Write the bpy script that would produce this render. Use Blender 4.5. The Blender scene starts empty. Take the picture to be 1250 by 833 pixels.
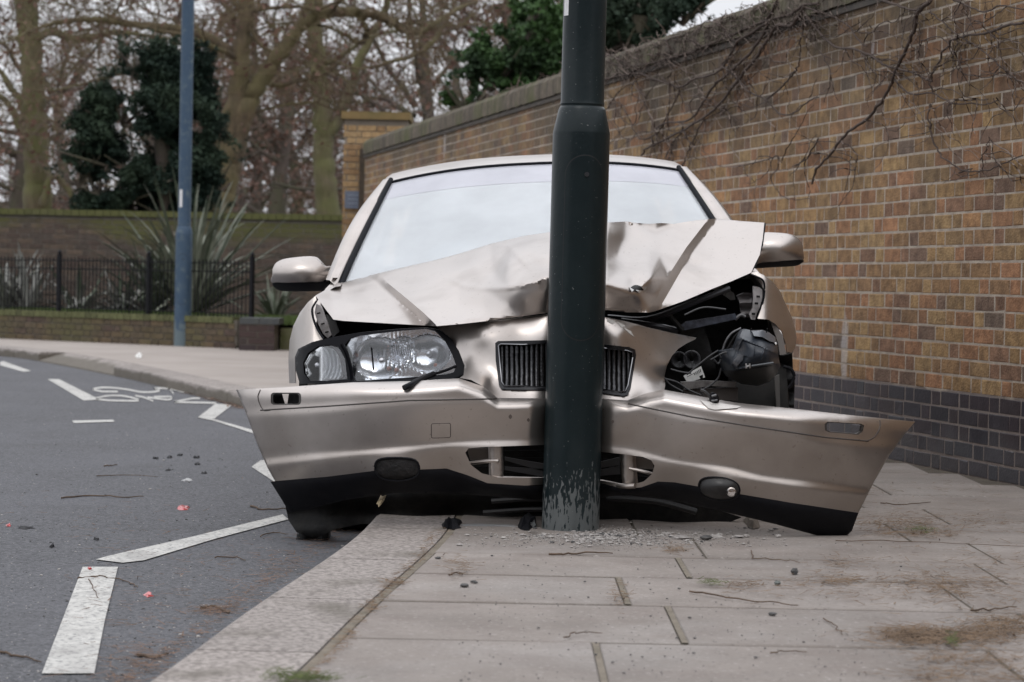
import bpy, bmesh, math, random
import numpy as np
from mathutils import Vector, Matrix, noise as mnoise
from mathutils.geometry import delaunay_2d_cdt
PI = math.pi
R = math.radians
scn = bpy.context.scene
COL = scn.collection
# ------------------------------------------------------------------ camera, sky, sun, exposure
FPX = 3000.0; CX, CY = 625.0, 416.5; CAMZ = 0.83
PITCH = math.atan(70.5/FPX); ROLL = R(1.15)
cam_d = bpy.data.cameras.new('camera'); cam = bpy.data.objects.new('camera', cam_d); COL.objects.link(cam)
RM = Matrix.Rotation(PI/2-PITCH, 3, 'X') @ Matrix.Rotation(ROLL, 3, 'Z')
cam.matrix_world = Matrix.Translation((0,0,CAMZ)) @ RM.to_4x4()
cam_d.sensor_width = 36; cam_d.lens = FPX/1250*36; cam_d.clip_end = 2000; cam_d.clip_start = .1
cam_d.dof.use_dof = True; cam_d.dof.focus_distance = 8.45; cam_d.dof.aperture_fstop = 6.3
scn.camera = cam
SUN_EL, SUN_AZ = R(58), R(-25)          # high, behind the camera and a little to its left
wd = bpy.data.worlds.new('World'); scn.world = wd; wd.use_nodes = True
nt = wd.node_tree; nt.nodes.clear()
def wn(t, **k):
    n = nt.nodes.new(t)
    for a, b in k.items(): setattr(n, a, b)
    return n
sky = wn('ShaderNodeTexSky', sky_type='NISHITA'); sky.sun_disc = False; sky.sun_elevation = SUN_EL; sky.sun_rotation = PI+SUN_AZ
sky.air_density = 1.0; sky.dust_density = 4.0; sky.ozone_density = 1.0
hs = wn('ShaderNodeHueSaturation'); hs.inputs['Saturation'].default_value = .28
tc = wn('ShaderNodeTexCoord'); sp = wn('ShaderNodeSeparateXYZ')
nz = wn('ShaderNodeTexNoise'); nz.inputs['Scale'].default_value = 2.2; nz.inputs['Detail'].default_value = 4
mr = wn('ShaderNodeMapRange'); mr.inputs['From Min'].default_value = 0; mr.inputs['From Max'].default_value = 1
mr.inputs['To Min'].default_value = 9.6; mr.inputs['To Max'].default_value = 21.0
mrn = wn('ShaderNodeMapRange'); mrn.inputs['From Min'].default_value = .3; mrn.inputs['From Max'].default_value = .7
mrn.inputs['To Min'].default_value = .9; mrn.inputs['To Max'].default_value = 1.1
mul = wn('ShaderNodeMath', operation='MULTIPLY')
ovc = wn('ShaderNodeVectorMath', operation='SCALE'); ovc.inputs[0].default_value = (.965, .985, 1.04)
mx = wn('ShaderNodeMix', data_type='RGBA'); mx.inputs['Factor'].default_value = .82
bg = wn('ShaderNodeBackground'); bg.inputs['Strength'].default_value = .1
out = wn('ShaderNodeOutputWorld')
L = nt.links.new
L(sky.outputs[0], hs.inputs['Color']); L(tc.outputs['Generated'], sp.inputs[0]); L(sp.outputs['Z'], mr.inputs['Value'])
L(tc.outputs['Generated'], nz.inputs['Vector']); L(nz.outputs[0], mrn.inputs['Value'])
L(mr.outputs[0], mul.inputs[0]); L(mrn.outputs[0], mul.inputs[1]); L(mul.outputs[0], ovc.inputs['Scale'])
L(hs.outputs[0], mx.inputs['A']); L(ovc.outputs[0], mx.inputs['B']); L(mx.outputs['Result'], bg.inputs['Color']); L(bg.outputs[0], out.inputs[0])
sd = bpy.data.lights.new('sun', 'SUN'); sd.energy = .55; sd.angle = R(25); sd.color = (1, .97, .93)
so = bpy.data.objects.new('sun', sd); COL.objects.link(so)
dirv = Vector((math.sin(SUN_AZ)*math.cos(SUN_EL), -math.cos(SUN_AZ)*math.cos(SUN_EL), math.sin(SUN_EL)))
so.rotation_euler = dirv.to_track_quat('Z', 'Y').to_euler(); so.location = (0, 0, 20)
vs = scn.view_settings; vs.view_transform = 'Standard'; vs.look = 'None'; vs.gamma = 1; vs.exposure = -.05

# ------------------------------------------------------------------ point helpers
RMn = np.array(RM)
def W(px, py, Y):
    px, py, Y = np.broadcast_arrays(np.asarray(px, float), np.asarray(py, float), np.asarray(Y, float))
    d = np.stack([(px-CX)/FPX, -(py-CY)/FPX, -np.ones_like(px)], -1) @ RMn.T
    return d*(Y/d[..., 1])[..., None] + np.array([0, 0, CAMZ])
def G(px, py, z=0.0):
    d = np.array([(px-CX)/FPX, -(py-CY)/FPX, -1.0]) @ RMn.T
    return np.array([0, 0, CAMZ]) + d*((z-CAMZ)/d[2])
def proj(P):
    P = np.asarray(P, float) - np.array([0, 0, CAMZ]); q = P @ RMn
    return CX - FPX*q[..., 0]/q[..., 2], CY + FPX*q[..., 1]/q[..., 2]
WA, WB = 4.49, .215                               # big wall plane: x = WA - WB*y
def onwall(px, py, off=0.0):
    d = np.array([(px-CX)/FPX, -(py-CY)/FPX, -1.0]) @ RMn.T
    t = (WA-off)/(d[0]+WB*d[1]); return d*t + np.array([0, 0, CAMZ])

# ------------------------------------------------------------------ materials
MATS = {}
def mat(name, color=(.5,.5,.5), rough=.6, metal=0.0, c2=None, scale=8.0, detail=6.0, bump=0.0, bscale=None, mixlo=.35, mixhi=.65, coat=0.0,
        attr=None, spec=.5, objrand=0.0, trans=0.0, bdist=.01, stretch=None, world=False):
    if name in MATS: return MATS[name]
    m = bpy.data.materials.new(name); m.use_nodes = True; MATS[name] = m
    t = m.node_tree; b = t.nodes['Principled BSDF']; l = t.links.new
    b.inputs['Roughness'].default_value = rough; b.inputs['Metallic'].default_value = metal
    b.inputs['Coat Weight'].default_value = coat; b.inputs['Specular IOR Level'].default_value = spec
    b.inputs['Coat Roughness'].default_value = .08
    if trans: b.inputs['Transmission Weight'].default_value = trans
    co = t.nodes.new('ShaderNodeTexCoord'); vec = co.outputs['Object']
    if world: vec = t.nodes.new('ShaderNodeNewGeometry').outputs['Position']
    if stretch:
        mp = t.nodes.new('ShaderNodeMapping'); mp.inputs['Scale'].default_value = stretch; l(vec, mp.inputs['Vector']); vec = mp.outputs[0]
    src = None
    if c2 is not None:
        n = t.nodes.new('ShaderNodeTexNoise'); n.inputs['Scale'].default_value = scale; n.inputs['Detail'].default_value = detail
        n.inputs['Roughness'].default_value = .62
        r = t.nodes.new('ShaderNodeMapRange'); r.inputs['From Min'].default_value = mixlo; r.inputs['From Max'].default_value = mixhi
        x = t.nodes.new('ShaderNodeMix'); x.data_type = 'RGBA'; x.inputs['A'].default_value = (*color, 1); x.inputs['B'].default_value = (*c2, 1)
        l(vec, n.inputs['Vector']); l(n.outputs[0], r.inputs['Value']); l(r.outputs[0], x.inputs['Factor'])
        src = x.outputs['Result']
    if attr:
        a = t.nodes.new('ShaderNodeAttribute'); a.attribute_name = attr
        if src is None: src = a.outputs['Color']
        else:
            y = t.nodes.new('ShaderNodeMix'); y.data_type = 'RGBA'; y.blend_type = 'MULTIPLY'; y.inputs['Factor'].default_value = 1
            l(src, y.inputs['A']); l(a.outputs['Color'], y.inputs['B']); src = y.outputs['Result']
    if objrand:
        oi = t.nodes.new('ShaderNodeObjectInfo'); rr = t.nodes.new('ShaderNodeMapRange')
        rr.inputs['To Min'].default_value = 1-objrand; rr.inputs['To Max'].default_value = 1+objrand
        y = t.nodes.new('ShaderNodeVectorMath'); y.operation = 'SCALE'
        l(oi.outputs['Random'], rr.inputs['Value']); l(rr.outputs[0], y.inputs['Scale'])
        if src is None: y.inputs[0].default_value = color
        else: l(src, y.inputs[0])
        src = y.outputs[0]
    if src is None: b.inputs['Base Color'].default_value = (*color, 1)
    else: l(src, b.inputs['Base Color'])
    if bump:
        n = t.nodes.new('ShaderNodeTexNoise'); n.inputs['Scale'].default_value = bscale or scale*4; n.inputs['Detail'].default_value = 5
        bp = t.nodes.new('ShaderNodeBump'); bp.inputs['Strength'].default_value = bump; bp.inputs['Distance'].default_value = bdist
        l(vec, n.inputs['Vector']); l(n.outputs[0], bp.inputs['Height']); l(bp.outputs[0], b.inputs['Normal'])
    m['_src'] = 1
    return m
def nodes(m): return m.node_tree, m.node_tree.nodes['Principled BSDF'], m.node_tree.links.new
def overlay(m, col, scale, lo, hi, zlo=None, zhi=None, amount=1.0, detail=6, stretch=None, world=False):
    """lays a second noise-shaped colour (dirt, moss, chips) over a material; z limits it to a height band"""
    t, b, l = nodes(m); cur = b.inputs['Base Color']
    src = cur.links[0].from_socket if cur.is_linked else None
    if world: vec = t.nodes.new('ShaderNodeNewGeometry').outputs['Position']
    else: vec = t.nodes.new('ShaderNodeTexCoord').outputs['Object']
    v0 = vec
    if stretch:
        mp = t.nodes.new('ShaderNodeMapping'); mp.inputs['Scale'].default_value = stretch; l(vec, mp.inputs['Vector']); vec = mp.outputs[0]
    n = t.nodes.new('ShaderNodeTexNoise'); n.inputs['Scale'].default_value = scale; n.inputs['Detail'].default_value = detail; l(vec, n.inputs['Vector'])
    r = t.nodes.new('ShaderNodeMapRange'); r.inputs['From Min'].default_value = lo; r.inputs['From Max'].default_value = hi; r.inputs['To Max'].default_value = amount
    f = n.outputs[0]
    if zlo is not None:
        s = t.nodes.new('ShaderNodeSeparateXYZ'); l(v0, s.inputs[0])
        zr = t.nodes.new('ShaderNodeMapRange'); zr.inputs['From Min'].default_value = zlo; zr.inputs['From Max'].default_value = zhi
        zr.inputs['To Min'].default_value = 0; zr.inputs['To Max'].default_value = .5; l(s.outputs['Z'], zr.inputs['Value'])
        ad = t.nodes.new('ShaderNodeMath'); ad.operation = 'ADD'; l(n.outputs[0], ad.inputs[0]); l(zr.outputs[0], ad.inputs[1]); f = ad.outputs[0]
    l(f, r.inputs['Value'])
    x = t.nodes.new('ShaderNodeMix'); x.data_type = 'RGBA'; x.inputs['B'].default_value = (*col, 1)
    if src is None: x.inputs['A'].default_value = cur.default_value
    else: l(src, x.inputs['A'])
    l(r.outputs[0], x.inputs['Factor']); l(x.outputs['Result'], b.inputs['Base Color'])
    return m

PAINT = mat('champagne_car_paint', (.535,.488,.455), .34, .93, c2=(.495,.452,.422), scale=1.5, coat=.15)
tp, bpn, lp = nodes(PAINT)          # metal flake sparkle
fl = tp.nodes.new('ShaderNodeTexNoise'); fl.inputs['Scale'].default_value = 900; fl.inputs['Detail'].default_value = 1
fb = tp.nodes.new('ShaderNodeBump'); fb.inputs['Strength'].default_value = .05; fb.inputs['Distance'].default_value = .001
fco = tp.nodes.new('ShaderNodeTexCoord'); lp(fco.outputs['Object'], fl.inputs['Vector']); lp(fl.outputs[0], fb.inputs['Height']); lp(fb.outputs[0], bpn.inputs['Normal'])
overlay(PAINT, (.26,.22,.19), 5, .55, .8, amount=.35)
overlay(PAINT, (.17,.14,.115), 70, .66, .72, amount=.35, detail=3)
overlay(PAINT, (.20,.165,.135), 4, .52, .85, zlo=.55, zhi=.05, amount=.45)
BLACKP = mat('black_bumper_plastic', (.007,.007,.009), .55, c2=(.010,.010,.012), scale=20, bump=.1, bscale=300, spec=.12)
overlay(BLACKP, (.04,.036,.033), 9, .6, .85, amount=.3)
HOUSEP = mat('lamp_housing_plastic', (.030,.036,.046), .36, spec=.35, c2=(.018,.022,.029), scale=14)
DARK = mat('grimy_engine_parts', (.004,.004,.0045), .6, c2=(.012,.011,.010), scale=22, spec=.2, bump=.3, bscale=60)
METALD = mat('dirty_steel', (.16,.16,.17), .45, .6, c2=(.08,.075,.07), scale=30)
INNER = mat('pale_inner_wing', (.42,.40,.40), .5, .2, c2=(.17,.15,.14), scale=18, mixlo=.45, mixhi=.7)
RUBBER = mat('black_rubber_seal', (.007,.008,.011), .6, spec=.12)
TYRE = mat('tyre_rubber', (.012,.012,.012), .8, c2=(.02,.019,.018), scale=15, spec=.15)
CHROME = mat('lamp_reflector', (.92,.93,.95), .2, 1.0, c2=(.80,.81,.84), scale=10, bump=.2, bscale=20, bdist=.010)
GRILLE = mat('grille_slat_chrome', (.07,.07,.075), .35, .7, c2=(.035,.035,.038), scale=60)
WHITEP = mat('white_paper_label', (.75,.75,.73), .6, c2=(.6,.6,.58), scale=40)
INTER = mat('grey_cabin_trim', (.42,.42,.43), .8, c2=(.5,.5,.5), scale=3)
AIRBAG = mat('airbag_cloth', (.75,.78,.8), .8, c2=(.65,.68,.7), scale=6)
def glassmat(name, veil, veilamt, tint=(.9,.95,.97), rough=.03, fres=1.5):
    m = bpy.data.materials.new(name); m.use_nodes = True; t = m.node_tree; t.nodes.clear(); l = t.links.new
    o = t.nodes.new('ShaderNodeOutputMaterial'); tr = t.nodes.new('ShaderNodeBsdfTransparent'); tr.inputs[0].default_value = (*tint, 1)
    df = t.nodes.new('ShaderNodeBsdfDiffuse'); df.inputs[0].default_value = (*veil, 1)
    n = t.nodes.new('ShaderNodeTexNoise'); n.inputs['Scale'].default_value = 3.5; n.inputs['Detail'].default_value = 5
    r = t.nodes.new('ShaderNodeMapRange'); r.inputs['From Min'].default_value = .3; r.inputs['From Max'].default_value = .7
    r.inputs['To Min'].default_value = max(0, veilamt*.85); r.inputs['To Max'].default_value = min(1, veilamt*1.12); l(n.outputs[0], r.inputs['Value'])
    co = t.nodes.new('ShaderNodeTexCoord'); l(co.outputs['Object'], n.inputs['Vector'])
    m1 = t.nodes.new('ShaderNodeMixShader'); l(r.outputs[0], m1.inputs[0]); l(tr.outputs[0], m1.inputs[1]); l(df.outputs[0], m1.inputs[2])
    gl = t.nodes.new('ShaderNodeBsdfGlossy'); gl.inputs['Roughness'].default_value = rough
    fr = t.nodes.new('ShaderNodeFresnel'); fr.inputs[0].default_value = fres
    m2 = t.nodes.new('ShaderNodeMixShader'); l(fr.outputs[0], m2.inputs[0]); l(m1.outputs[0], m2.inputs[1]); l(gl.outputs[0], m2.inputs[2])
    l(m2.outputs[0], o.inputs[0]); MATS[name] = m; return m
GLASS = glassmat('sky_veil_windscreen_glass', (.90,.93,.96), .45, fres=1.75)  # whitish diffuse veil paints in the bright sky reflected by the screen
GBAND = glassmat('tinted_windscreen_band', (.62,.62,.68), .72, fres=1.75)
LENS = glassmat('clear_lamp_lens', (.7,.7,.7), .008, tint=(.96,.97,.98), fres=1.5)
SIDEG = glassmat('side_window_glass', (.3,.33,.36), .15, tint=(.5,.55,.55), fres=1.5)

# ------------------------------------------------------------------ mesh building and object registry
ORG = {}
def tag(o, label=None, cat=None, group=None, kind=None):
    if label: o['label'] = label
    if cat: o['category'] = cat
    if group: o['group'] = group
    if kind: o['kind'] = kind
    return o
def thing(name, label, cat, loc=(0,0,0), group=None):
    o = bpy.data.objects.new(name, None); o.empty_display_size = .2; COL.objects.link(o); o.location = loc
    ORG[o] = np.array(loc, float); return tag(o, label, cat, group)
class MB:
    def __init__(s): s.v = []; s.f = []; s.c = []; s.n = 0
    def add(s, v, f, c=None):
        v = np.asarray(v, float).reshape(-1, 3); k = s.n
        s.v.append(v); s.f.extend([tuple(i+k for i in q) for q in f]); s.n += len(v)
        s.c.append(np.tile(c if c is not None else (1,1,1), (len(v), 1)) if np.ndim(c) < 2 else c); return s
    def box(s, c, d, rot=None, col=None, bev=0.0):
        x, y, z = np.array(d)/2
        v = np.array([(i*x, j*y, k*z) for i in (-1,1) for j in (-1,1) for k in (-1,1)])
        f = [(0,1,3,2),(4,6,7,5),(0,4,5,1),(2,3,7,6),(0,2,6,4),(1,5,7,3)]
        if rot is not None: v = v @ np.array(rot).T
        return s.add(v+np.array(c), f, col)
    def tube(s, pts, rad, n=6, caps=True, col=None):
        P = np.asarray(pts, float); m = len(P); rad = np.broadcast_to(np.asarray(rad, float), (m,))
        T = np.gradient(P, axis=0); T /= np.linalg.norm(T, axis=1)[:, None]+1e-12
        up = np.array([0,0,1.]) if abs(T[0][2]) < .9 else np.array([1.,0,0])
        U = np.cross(T, up); U /= np.linalg.norm(U, axis=1)[:, None]+1e-12; V = np.cross(T, U)
        a = np.arange(n)*2*PI/n
        v = (P[:, None]+rad[:, None, None]*(np.cos(a)[None, :, None]*U[:, None]+np.sin(a)[None, :, None]*V[:, None])).reshape(-1, 3)
        f = [(i*n+j, (i+1)*n+j, (i+1)*n+(j+1) % n, i*n+(j+1) % n) for i in range(m-1) for j in range(n)]
        if caps: f += [tuple(range(n)), tuple((m-1)*n+j for j in reversed(range(n)))]
        return s.add(v, f, col)
    def lathe(s, prof, n=32, c=(0,0,0), axis='z', caps=True, col=None):
        prof = np.asarray(prof, float); m = len(prof); a = np.arange(n)*2*PI/n
        r, h = prof[:, 0][:, None], prof[:, 1][:, None]
        X, Y, Z = r*np.cos(a), r*np.sin(a), h+0*a
        v = np.stack([X, Y, Z], -1) if axis == 'z' else (np.stack([X, Z, Y], -1) if axis == 'y' else np.stack([Z, X, Y], -1))
        f = [(i*n+j, i*n+(j+1) % n, (i+1)*n+(j+1) % n, (i+1)*n+j) for i in range(m-1) for j in range(n)]
        if caps: f += [tuple(reversed(range(n))), tuple((m-1)*n+j for j in range(n))]
        return s.add(v.reshape(-1, 3)+np.array(c), f, col)
    def grid(s, P, thick=None, col=None, close=False):
        P = np.asarray(P, float); a, b = P.shape[:2]
        f = [(i*b+j, i*b+j+1, (i+1)*b+j+1, (i+1)*b+j) for i in range(a-1) for j in range(b-1)]
        if close: f += [(i*b+b-1, i*b, (i+1)*b, (i+1)*b+b-1) for i in range(a-1)]
        return s.add(P.reshape(-1, 3), f, col)
    def build(s, name, m, parent=None, smooth=True, ang=35, shift=True, normals=True):
        V = np.concatenate(s.v); org = ORG.get(parent, np.zeros(3)) if parent is not None else np.zeros(3)
        return mesh_obj(name, V, s.f, m, parent, smooth, ang, np.concatenate(s.c), normals)
def mesh_data(name, V, F, m, smooth=True, ang=35, colors=None, normals=True):
    me = bpy.data.meshes.new(name)
    if isinstance(F, np.ndarray):
        k = F.shape[1]; me.vertices.add(len(V)); me.vertices.foreach_set('co', np.asarray(V, np.float32).ravel())
        me.loops.add(F.size); me.loops.foreach_set('vertex_index', F.ravel().astype(np.int32))
        me.polygons.add(len(F)); me.polygons.foreach_set('loop_start', np.arange(0, F.size, k, dtype=np.int32)); me.update(calc_edges=True)
    else:
        me.from_pydata([tuple(v) for v in V], [], F); me.update()
        if normals:
            bm = bmesh.new(); bm.from_mesh(me); bmesh.ops.recalc_face_normals(bm, faces=bm.faces); bm.to_mesh(me); bm.free()
    me.materials.append(m)
    if smooth:
        me.polygons.foreach_set('use_smooth', np.ones(len(me.polygons), bool))
        if not isinstance(F, np.ndarray): me.set_sharp_from_angle(angle=R(ang))
    if colors is not None and not np.all(colors == 1):
        a = me.color_attributes.new('Col', 'FLOAT_COLOR', 'POINT')
        cc = np.concatenate([np.asarray(colors), np.ones((len(V), 1))], 1); a.data.foreach_set('color', cc.astype(np.float32).ravel())
    return me
def mesh_obj(name, V, F, m, parent=None, smooth=True, ang=35, colors=None, normals=True):
    org = ORG.get(parent, np.zeros(3)) if parent is not None else np.zeros(3)
    me = mesh_data(name, np.asarray(V)-org, F, m, smooth, ang, colors, normals)
    o = bpy.data.objects.new(name, me); COL.objects.link(o); o.parent = parent; ORG[o] = org
    return o
def inst(name, me, loc, parent, rot=None):
    o = bpy.data.objects.new(name, me); COL.objects.link(o); o.parent = parent
    org = ORG.get(parent, np.zeros(3)) if parent is not None else np.zeros(3)
    o.location = np.array(loc)-org; ORG[o] = np.array(loc, float)
    if rot is not None: o.rotation_euler = rot
    return o
rng = np.random.default_rng(7); rnd = random.Random(7)
def cr(pts, n=6):
    """Catmull-Rom through points"""
    P = np.asarray(pts, float); Q = np.vstack([2*P[0]-P[1], P, 2*P[-1]-P[-2]]); o = []
    for i in range(len(P)-1):
        a, b, c, d = Q[i:i+4]
        for t in np.linspace(0, 1, n, endpoint=False):
            o.append(.5*((2*b)+(c-a)*t+(2*a-5*b+4*c-d)*t*t+(3*b-a-3*c+d)*t**3))
    o.append(P[-1]); return np.array(o)
def cint(x, tab):
    """smooth (monotone cubic) table lookup"""
    T = np.asarray(tab, float); xs, ys = T[:, 0], T[:, 1]; x = np.clip(np.asarray(x, float), xs[0], xs[-1])
    h = np.diff(xs); dl = np.diff(ys)/h; m = np.zeros(len(xs)); m[0], m[-1] = dl[0], dl[-1]
    for i in range(1, len(xs)-1): m[i] = 0 if dl[i-1]*dl[i] <= 0 else 2*dl[i-1]*dl[i]/(dl[i-1]+dl[i])
    i = np.clip(np.searchsorted(xs, x)-1, 0, len(h)-1); t = (x-xs[i])/h[i]
    return (2*t**3-3*t**2+1)*ys[i]+(t**3-2*t**2+t)*h[i]*m[i]+(-2*t**3+3*t**2)*ys[i+1]+(t**3-t**2)*h[i]*m[i+1]
def tps(pts, lam=0.0):
    P = np.asarray(pts, float); X = P[:, :2]/100; n = len(P)
    K = lambda A, B: (lambda r: np.where(r > 1e-9, r*r*np.log(r+1e-12), 0))(np.linalg.norm(A[:, None]-B[None], axis=2))
    A = np.zeros((n+3, n+3)); A[:n, :n] = K(X, X)+lam*np.eye(n); A[:n, n] = 1; A[:n, n+1:] = X; A[n, :n] = 1; A[n+1:, :n] = X.T
    w = np.linalg.solve(A, np.concatenate([P[:, 2], np.zeros(3)]))
    def f(px, py):
        Q = np.stack([np.ravel(px), np.ravel(py)], 1)/100
        return (K(Q, X) @ w[:n]+w[n]+Q @ w[n+1:]).reshape(np.shape(px))
    return f
def facets(pts, blend=.55, rad=2.2):
    P = np.asarray(pts, float); T_ = tps(pts, .0005); vv, ee, ff, *_ = delaunay_2d_cdt([Vector(p[:2]) for p in P], [], [], 0, 1e-4)
    V = np.array([tuple(v) for v in vv]); Z = np.array([P[np.argmin(np.hypot(*(P[:, :2]-v).T)), 2] for v in V]); F = np.array([tuple(f) for f in ff])
    def lin(px, py):
        o = T_(px, py); 
        for a, b, c in F:
            (x0, y0), (x1, y1), (x2, y2) = V[a], V[b], V[c]; d = (x1-x0)*(y2-y0)-(x2-x0)*(y1-y0)
            if abs(d) < 1e-6: continue
            u = ((px-x0)*(y2-y0)-(x2-x0)*(py-y0))/d; v = ((x1-x0)*(py-y0)-(px-x0)*(y1-y0))/d; k = (u >= -1e-6) & (v >= -1e-6) & (u+v <= 1+1e-6)
            o = np.where(k, Z[a]+u*(Z[b]-Z[a])+v*(Z[c]-Z[a]), o)
        return o
    def f(px, py):
        px = np.asarray(px, float); py = np.asarray(py, float); o = lin(px, py)
        for i in range(6): o = o+lin(px+rad*math.cos(i*PI/3), py+rad*math.sin(i*PI/3))
        return blend*o/7+(1-blend)*T_(px, py)
    return f
def sdist(px, py, line):
    """signed distance to a polyline and the parameter 0..1 along it (positive on its left as drawn, y down => see use)"""
    L_ = np.asarray(line, float); best = np.full(np.shape(px), 1e9); sg = np.zeros(np.shape(px)); tt = np.zeros(np.shape(px))
    ln = np.linalg.norm(np.diff(L_, axis=0), axis=1); cum = np.concatenate([[0], np.cumsum(ln)])/ln.sum()
    for i in range(len(L_)-1):
        a, b = L_[i], L_[i+1]; d = b-a; q = ((px-a[0])*d[0]+(py-a[1])*d[1])/(d@d); qc = np.clip(q, 0, 1)
        ex, ey = px-a[0]-qc*d[0], py-a[1]-qc*d[1]; D = np.hypot(ex, ey); c = np.sign(d[0]*ey-d[1]*ex)
        k = D < best; best = np.where(k, D, best); sg = np.where(k, c, sg); tt = np.where(k, cum[i]+qc*(cum[i+1]-cum[i]), tt)
    return best*sg, tt, best
def fold(line, A, strip, decay, taper=True):
    """a pressed fold: beyond the line (positive side) the sheet stands A metres nearer and fades; a steep strip joins the sides"""
    def f(px, py):
        s, t, d = sdist(px, py, line)
        k = np.sin(PI/2*np.clip((1-t)/.45, 0, 1)) if taper else 1-.0*t
        g = np.where(s > 0, np.exp(-s/decay), np.clip(1+s/strip, 0, 1))
        end = np.exp(-(np.maximum(0, d-abs(s)))**2)
        return -A*k*g
    return f
def crease(line, A, w, taper=False):
    def f(px, py):
        s, t, d = sdist(px, py, line); k = np.sin(np.clip(t, 0, 1)*PI) if taper else 1
        return A*k*np.exp(-(d/w)**2)
    return f
def inpoly(px, py, poly):
    poly = np.asarray(poly); r = np.zeros(np.shape(px), bool); n = len(poly); j = n-1
    for i in range(n):
        xi, yi = poly[i]; xj, yj = poly[j]
        if yi != yj:
            r ^= ((yi > py) != (yj > py)) & (px < (xj-xi)*(py-yi)/(yj-yi)+xi)
        j = i
    return r
def resamp(poly, step, closed=True):
    P = np.asarray(poly, float); o = []; n = len(P)
    for i in range(n if closed else n-1):
        a, b = P[i], P[(i+1) % n]; k = max(1, int(np.ceil(np.linalg.norm(b-a)/step)))
        for t in range(k): o.append(a+(b-a)*t/k)
    if not closed: o.append(P[-1])
    return np.array(o)
def ccr(poly, n=5):
    P = np.asarray(poly, float); m = len(P); o = []
    for i in range(m):
        a, b, c, d = P[i-1], P[i], P[(i+1) % m], P[(i+2) % m]
        for t in np.linspace(0, 1, n, endpoint=False):
            o.append(.5*((2*b)+(c-a)*t+(2*a-5*b+4*c-d)*t*t+(3*b-a-3*c+d)*t**3))
    return np.array(o)
def rrect(x0, y0, x1, y1, r, sk=0.0, n=4):
    o = []
    for cx, cy, a0 in ((x1-r, y0+r, -90), (x1-r, y1-r, 0), (x0+r, y1-r, 90), (x0+r, y0+r, 180)):
        for k in range(n+1):
            a = R(a0+90*k/n); x = cx+r*math.cos(a); y = cy+r*math.sin(a); o.append((x, y+sk*(x-x0)))
    return o
def relief(name, outline, D, m, parent, holes=(), step=4.0, thick=.012, jitter=0.0, lines=(), ang=60, back=True, mapf=None, axis=1, face=None):
    """A pressed panel: plan outline traced in pixels, its own distance D(px,py), real thickness towards the back."""
    ol = resamp(outline, step); hs_ = [resamp(h, step) for h in holes]
    pts = [tuple(p) for p in ol]; edges = [(i, (i+1) % len(ol)) for i in range(len(ol))]
    for h in hs_:
        k = len(pts); pts += [tuple(p) for p in h]; edges += [(k+i, k+(i+1) % len(h)) for i in range(len(h))]
    for ln in lines:
        q = resamp(ln, step, False); k = len(pts); pts += [tuple(p) for p in q]; edges += [(k+i, k+i+1) for i in range(len(q)-1)]
    bd = np.array(pts); x0, y0 = ol.min(0); x1, y1 = ol.max(0)
    gx, gy = np.meshgrid(np.arange(x0+step/2, x1, step), np.arange(y0+step/2, y1, step*.87)); gx[1::2] += step/2
    gx, gy = gx.ravel(), gy.ravel(); ok = inpoly(gx, gy, ol)
    for h in hs_: ok &= ~inpoly(gx, gy, h)
    gx, gy = gx[ok], gy[ok]
    if len(gx):
        md = np.full(len(gx), 1e9)
        for c in range(0, len(bd), 200): md = np.minimum(md, np.min(np.hypot(gx[:, None]-bd[None, c:c+200, 0], gy[:, None]-bd[None, c:c+200, 1]), axis=1))
        ok = md > step*.45; gx, gy = gx[ok], gy[ok]
        pts += list(zip(gx.tolist(), gy.tolist()))
    vv, ee, ff, *_ = delaunay_2d_cdt([Vector(p) for p in pts], edges, [], 0, 1e-4)
    V = np.array([tuple(v) for v in vv]); F = np.array([tuple(f) for f in ff])
    cen = V[F].mean(1); ok = inpoly(cen[:, 0], cen[:, 1], ol)
    for h in hs_: ok &= ~inpoly(cen[:, 0], cen[:, 1], h)
    F = F[ok]
    a, b, c = V[F[:, 0]], V[F[:, 1]], V[F[:, 2]]
    area = (b[:, 0]-a[:, 0])*(c[:, 1]-a[:, 1])-(b[:, 1]-a[:, 1])*(c[:, 0]-a[:, 0])
    F = np.where(area[:, None] > 0, F, F[:, ::-1]); F = F[abs(area) > 1e-6]
    used = np.unique(F); mp = -np.ones(len(V), int); mp[used] = np.arange(len(used)); F = mp[F]; V = V[used]
    Y = D(V[:, 0], V[:, 1]); P = (mapf or W)(V[:, 0], V[:, 1], Y); n = len(P)
    if back:
        th = thick(V[:, 0], V[:, 1]) if callable(thick) else thick
        B = P.copy(); B[:, axis] += th
        e = np.concatenate([F[:, [0, 1]], F[:, [1, 2]], F[:, [2, 0]]]); key = np.sort(e, 1)
        _, inv, cnt = np.unique(key, axis=0, return_inverse=True, return_counts=True); be = e[cnt[inv.ravel()] == 1]
        S1 = np.stack([be[:, 1], be[:, 0], be[:, 0]+n], 1); S2 = np.stack([be[:, 1], be[:, 0]+n, be[:, 1]+n], 1)
        F = np.concatenate([F, F[:, ::-1]+n, S1, S2]); P = np.concatenate([P, B])
    F = F[:, ::-1] if False else F
    org = ORG.get(parent, np.zeros(3)) if parent is not None else np.zeros(3)
    me = mesh_data(name, P-org, F, m, True); me.set_sharp_from_angle(angle=R(ang))
    # make the front face the camera
    o = bpy.data.objects.new(name, me); COL.objects.link(o); o.parent = parent; ORG[o] = org
    fd = Vector(face or (0,-1,0))
    if me.polygons[0].normal.dot(fd) < 0: me.flip_normals()
    return o
def const(y): return lambda px, py: np.full(np.shape(px), float(y))
def plane(a, dx=0.0, dy=0.0, x0=0, y0=0): return lambda px, py: a+dx*(px-x0)+dy*(py-y0)
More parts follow.
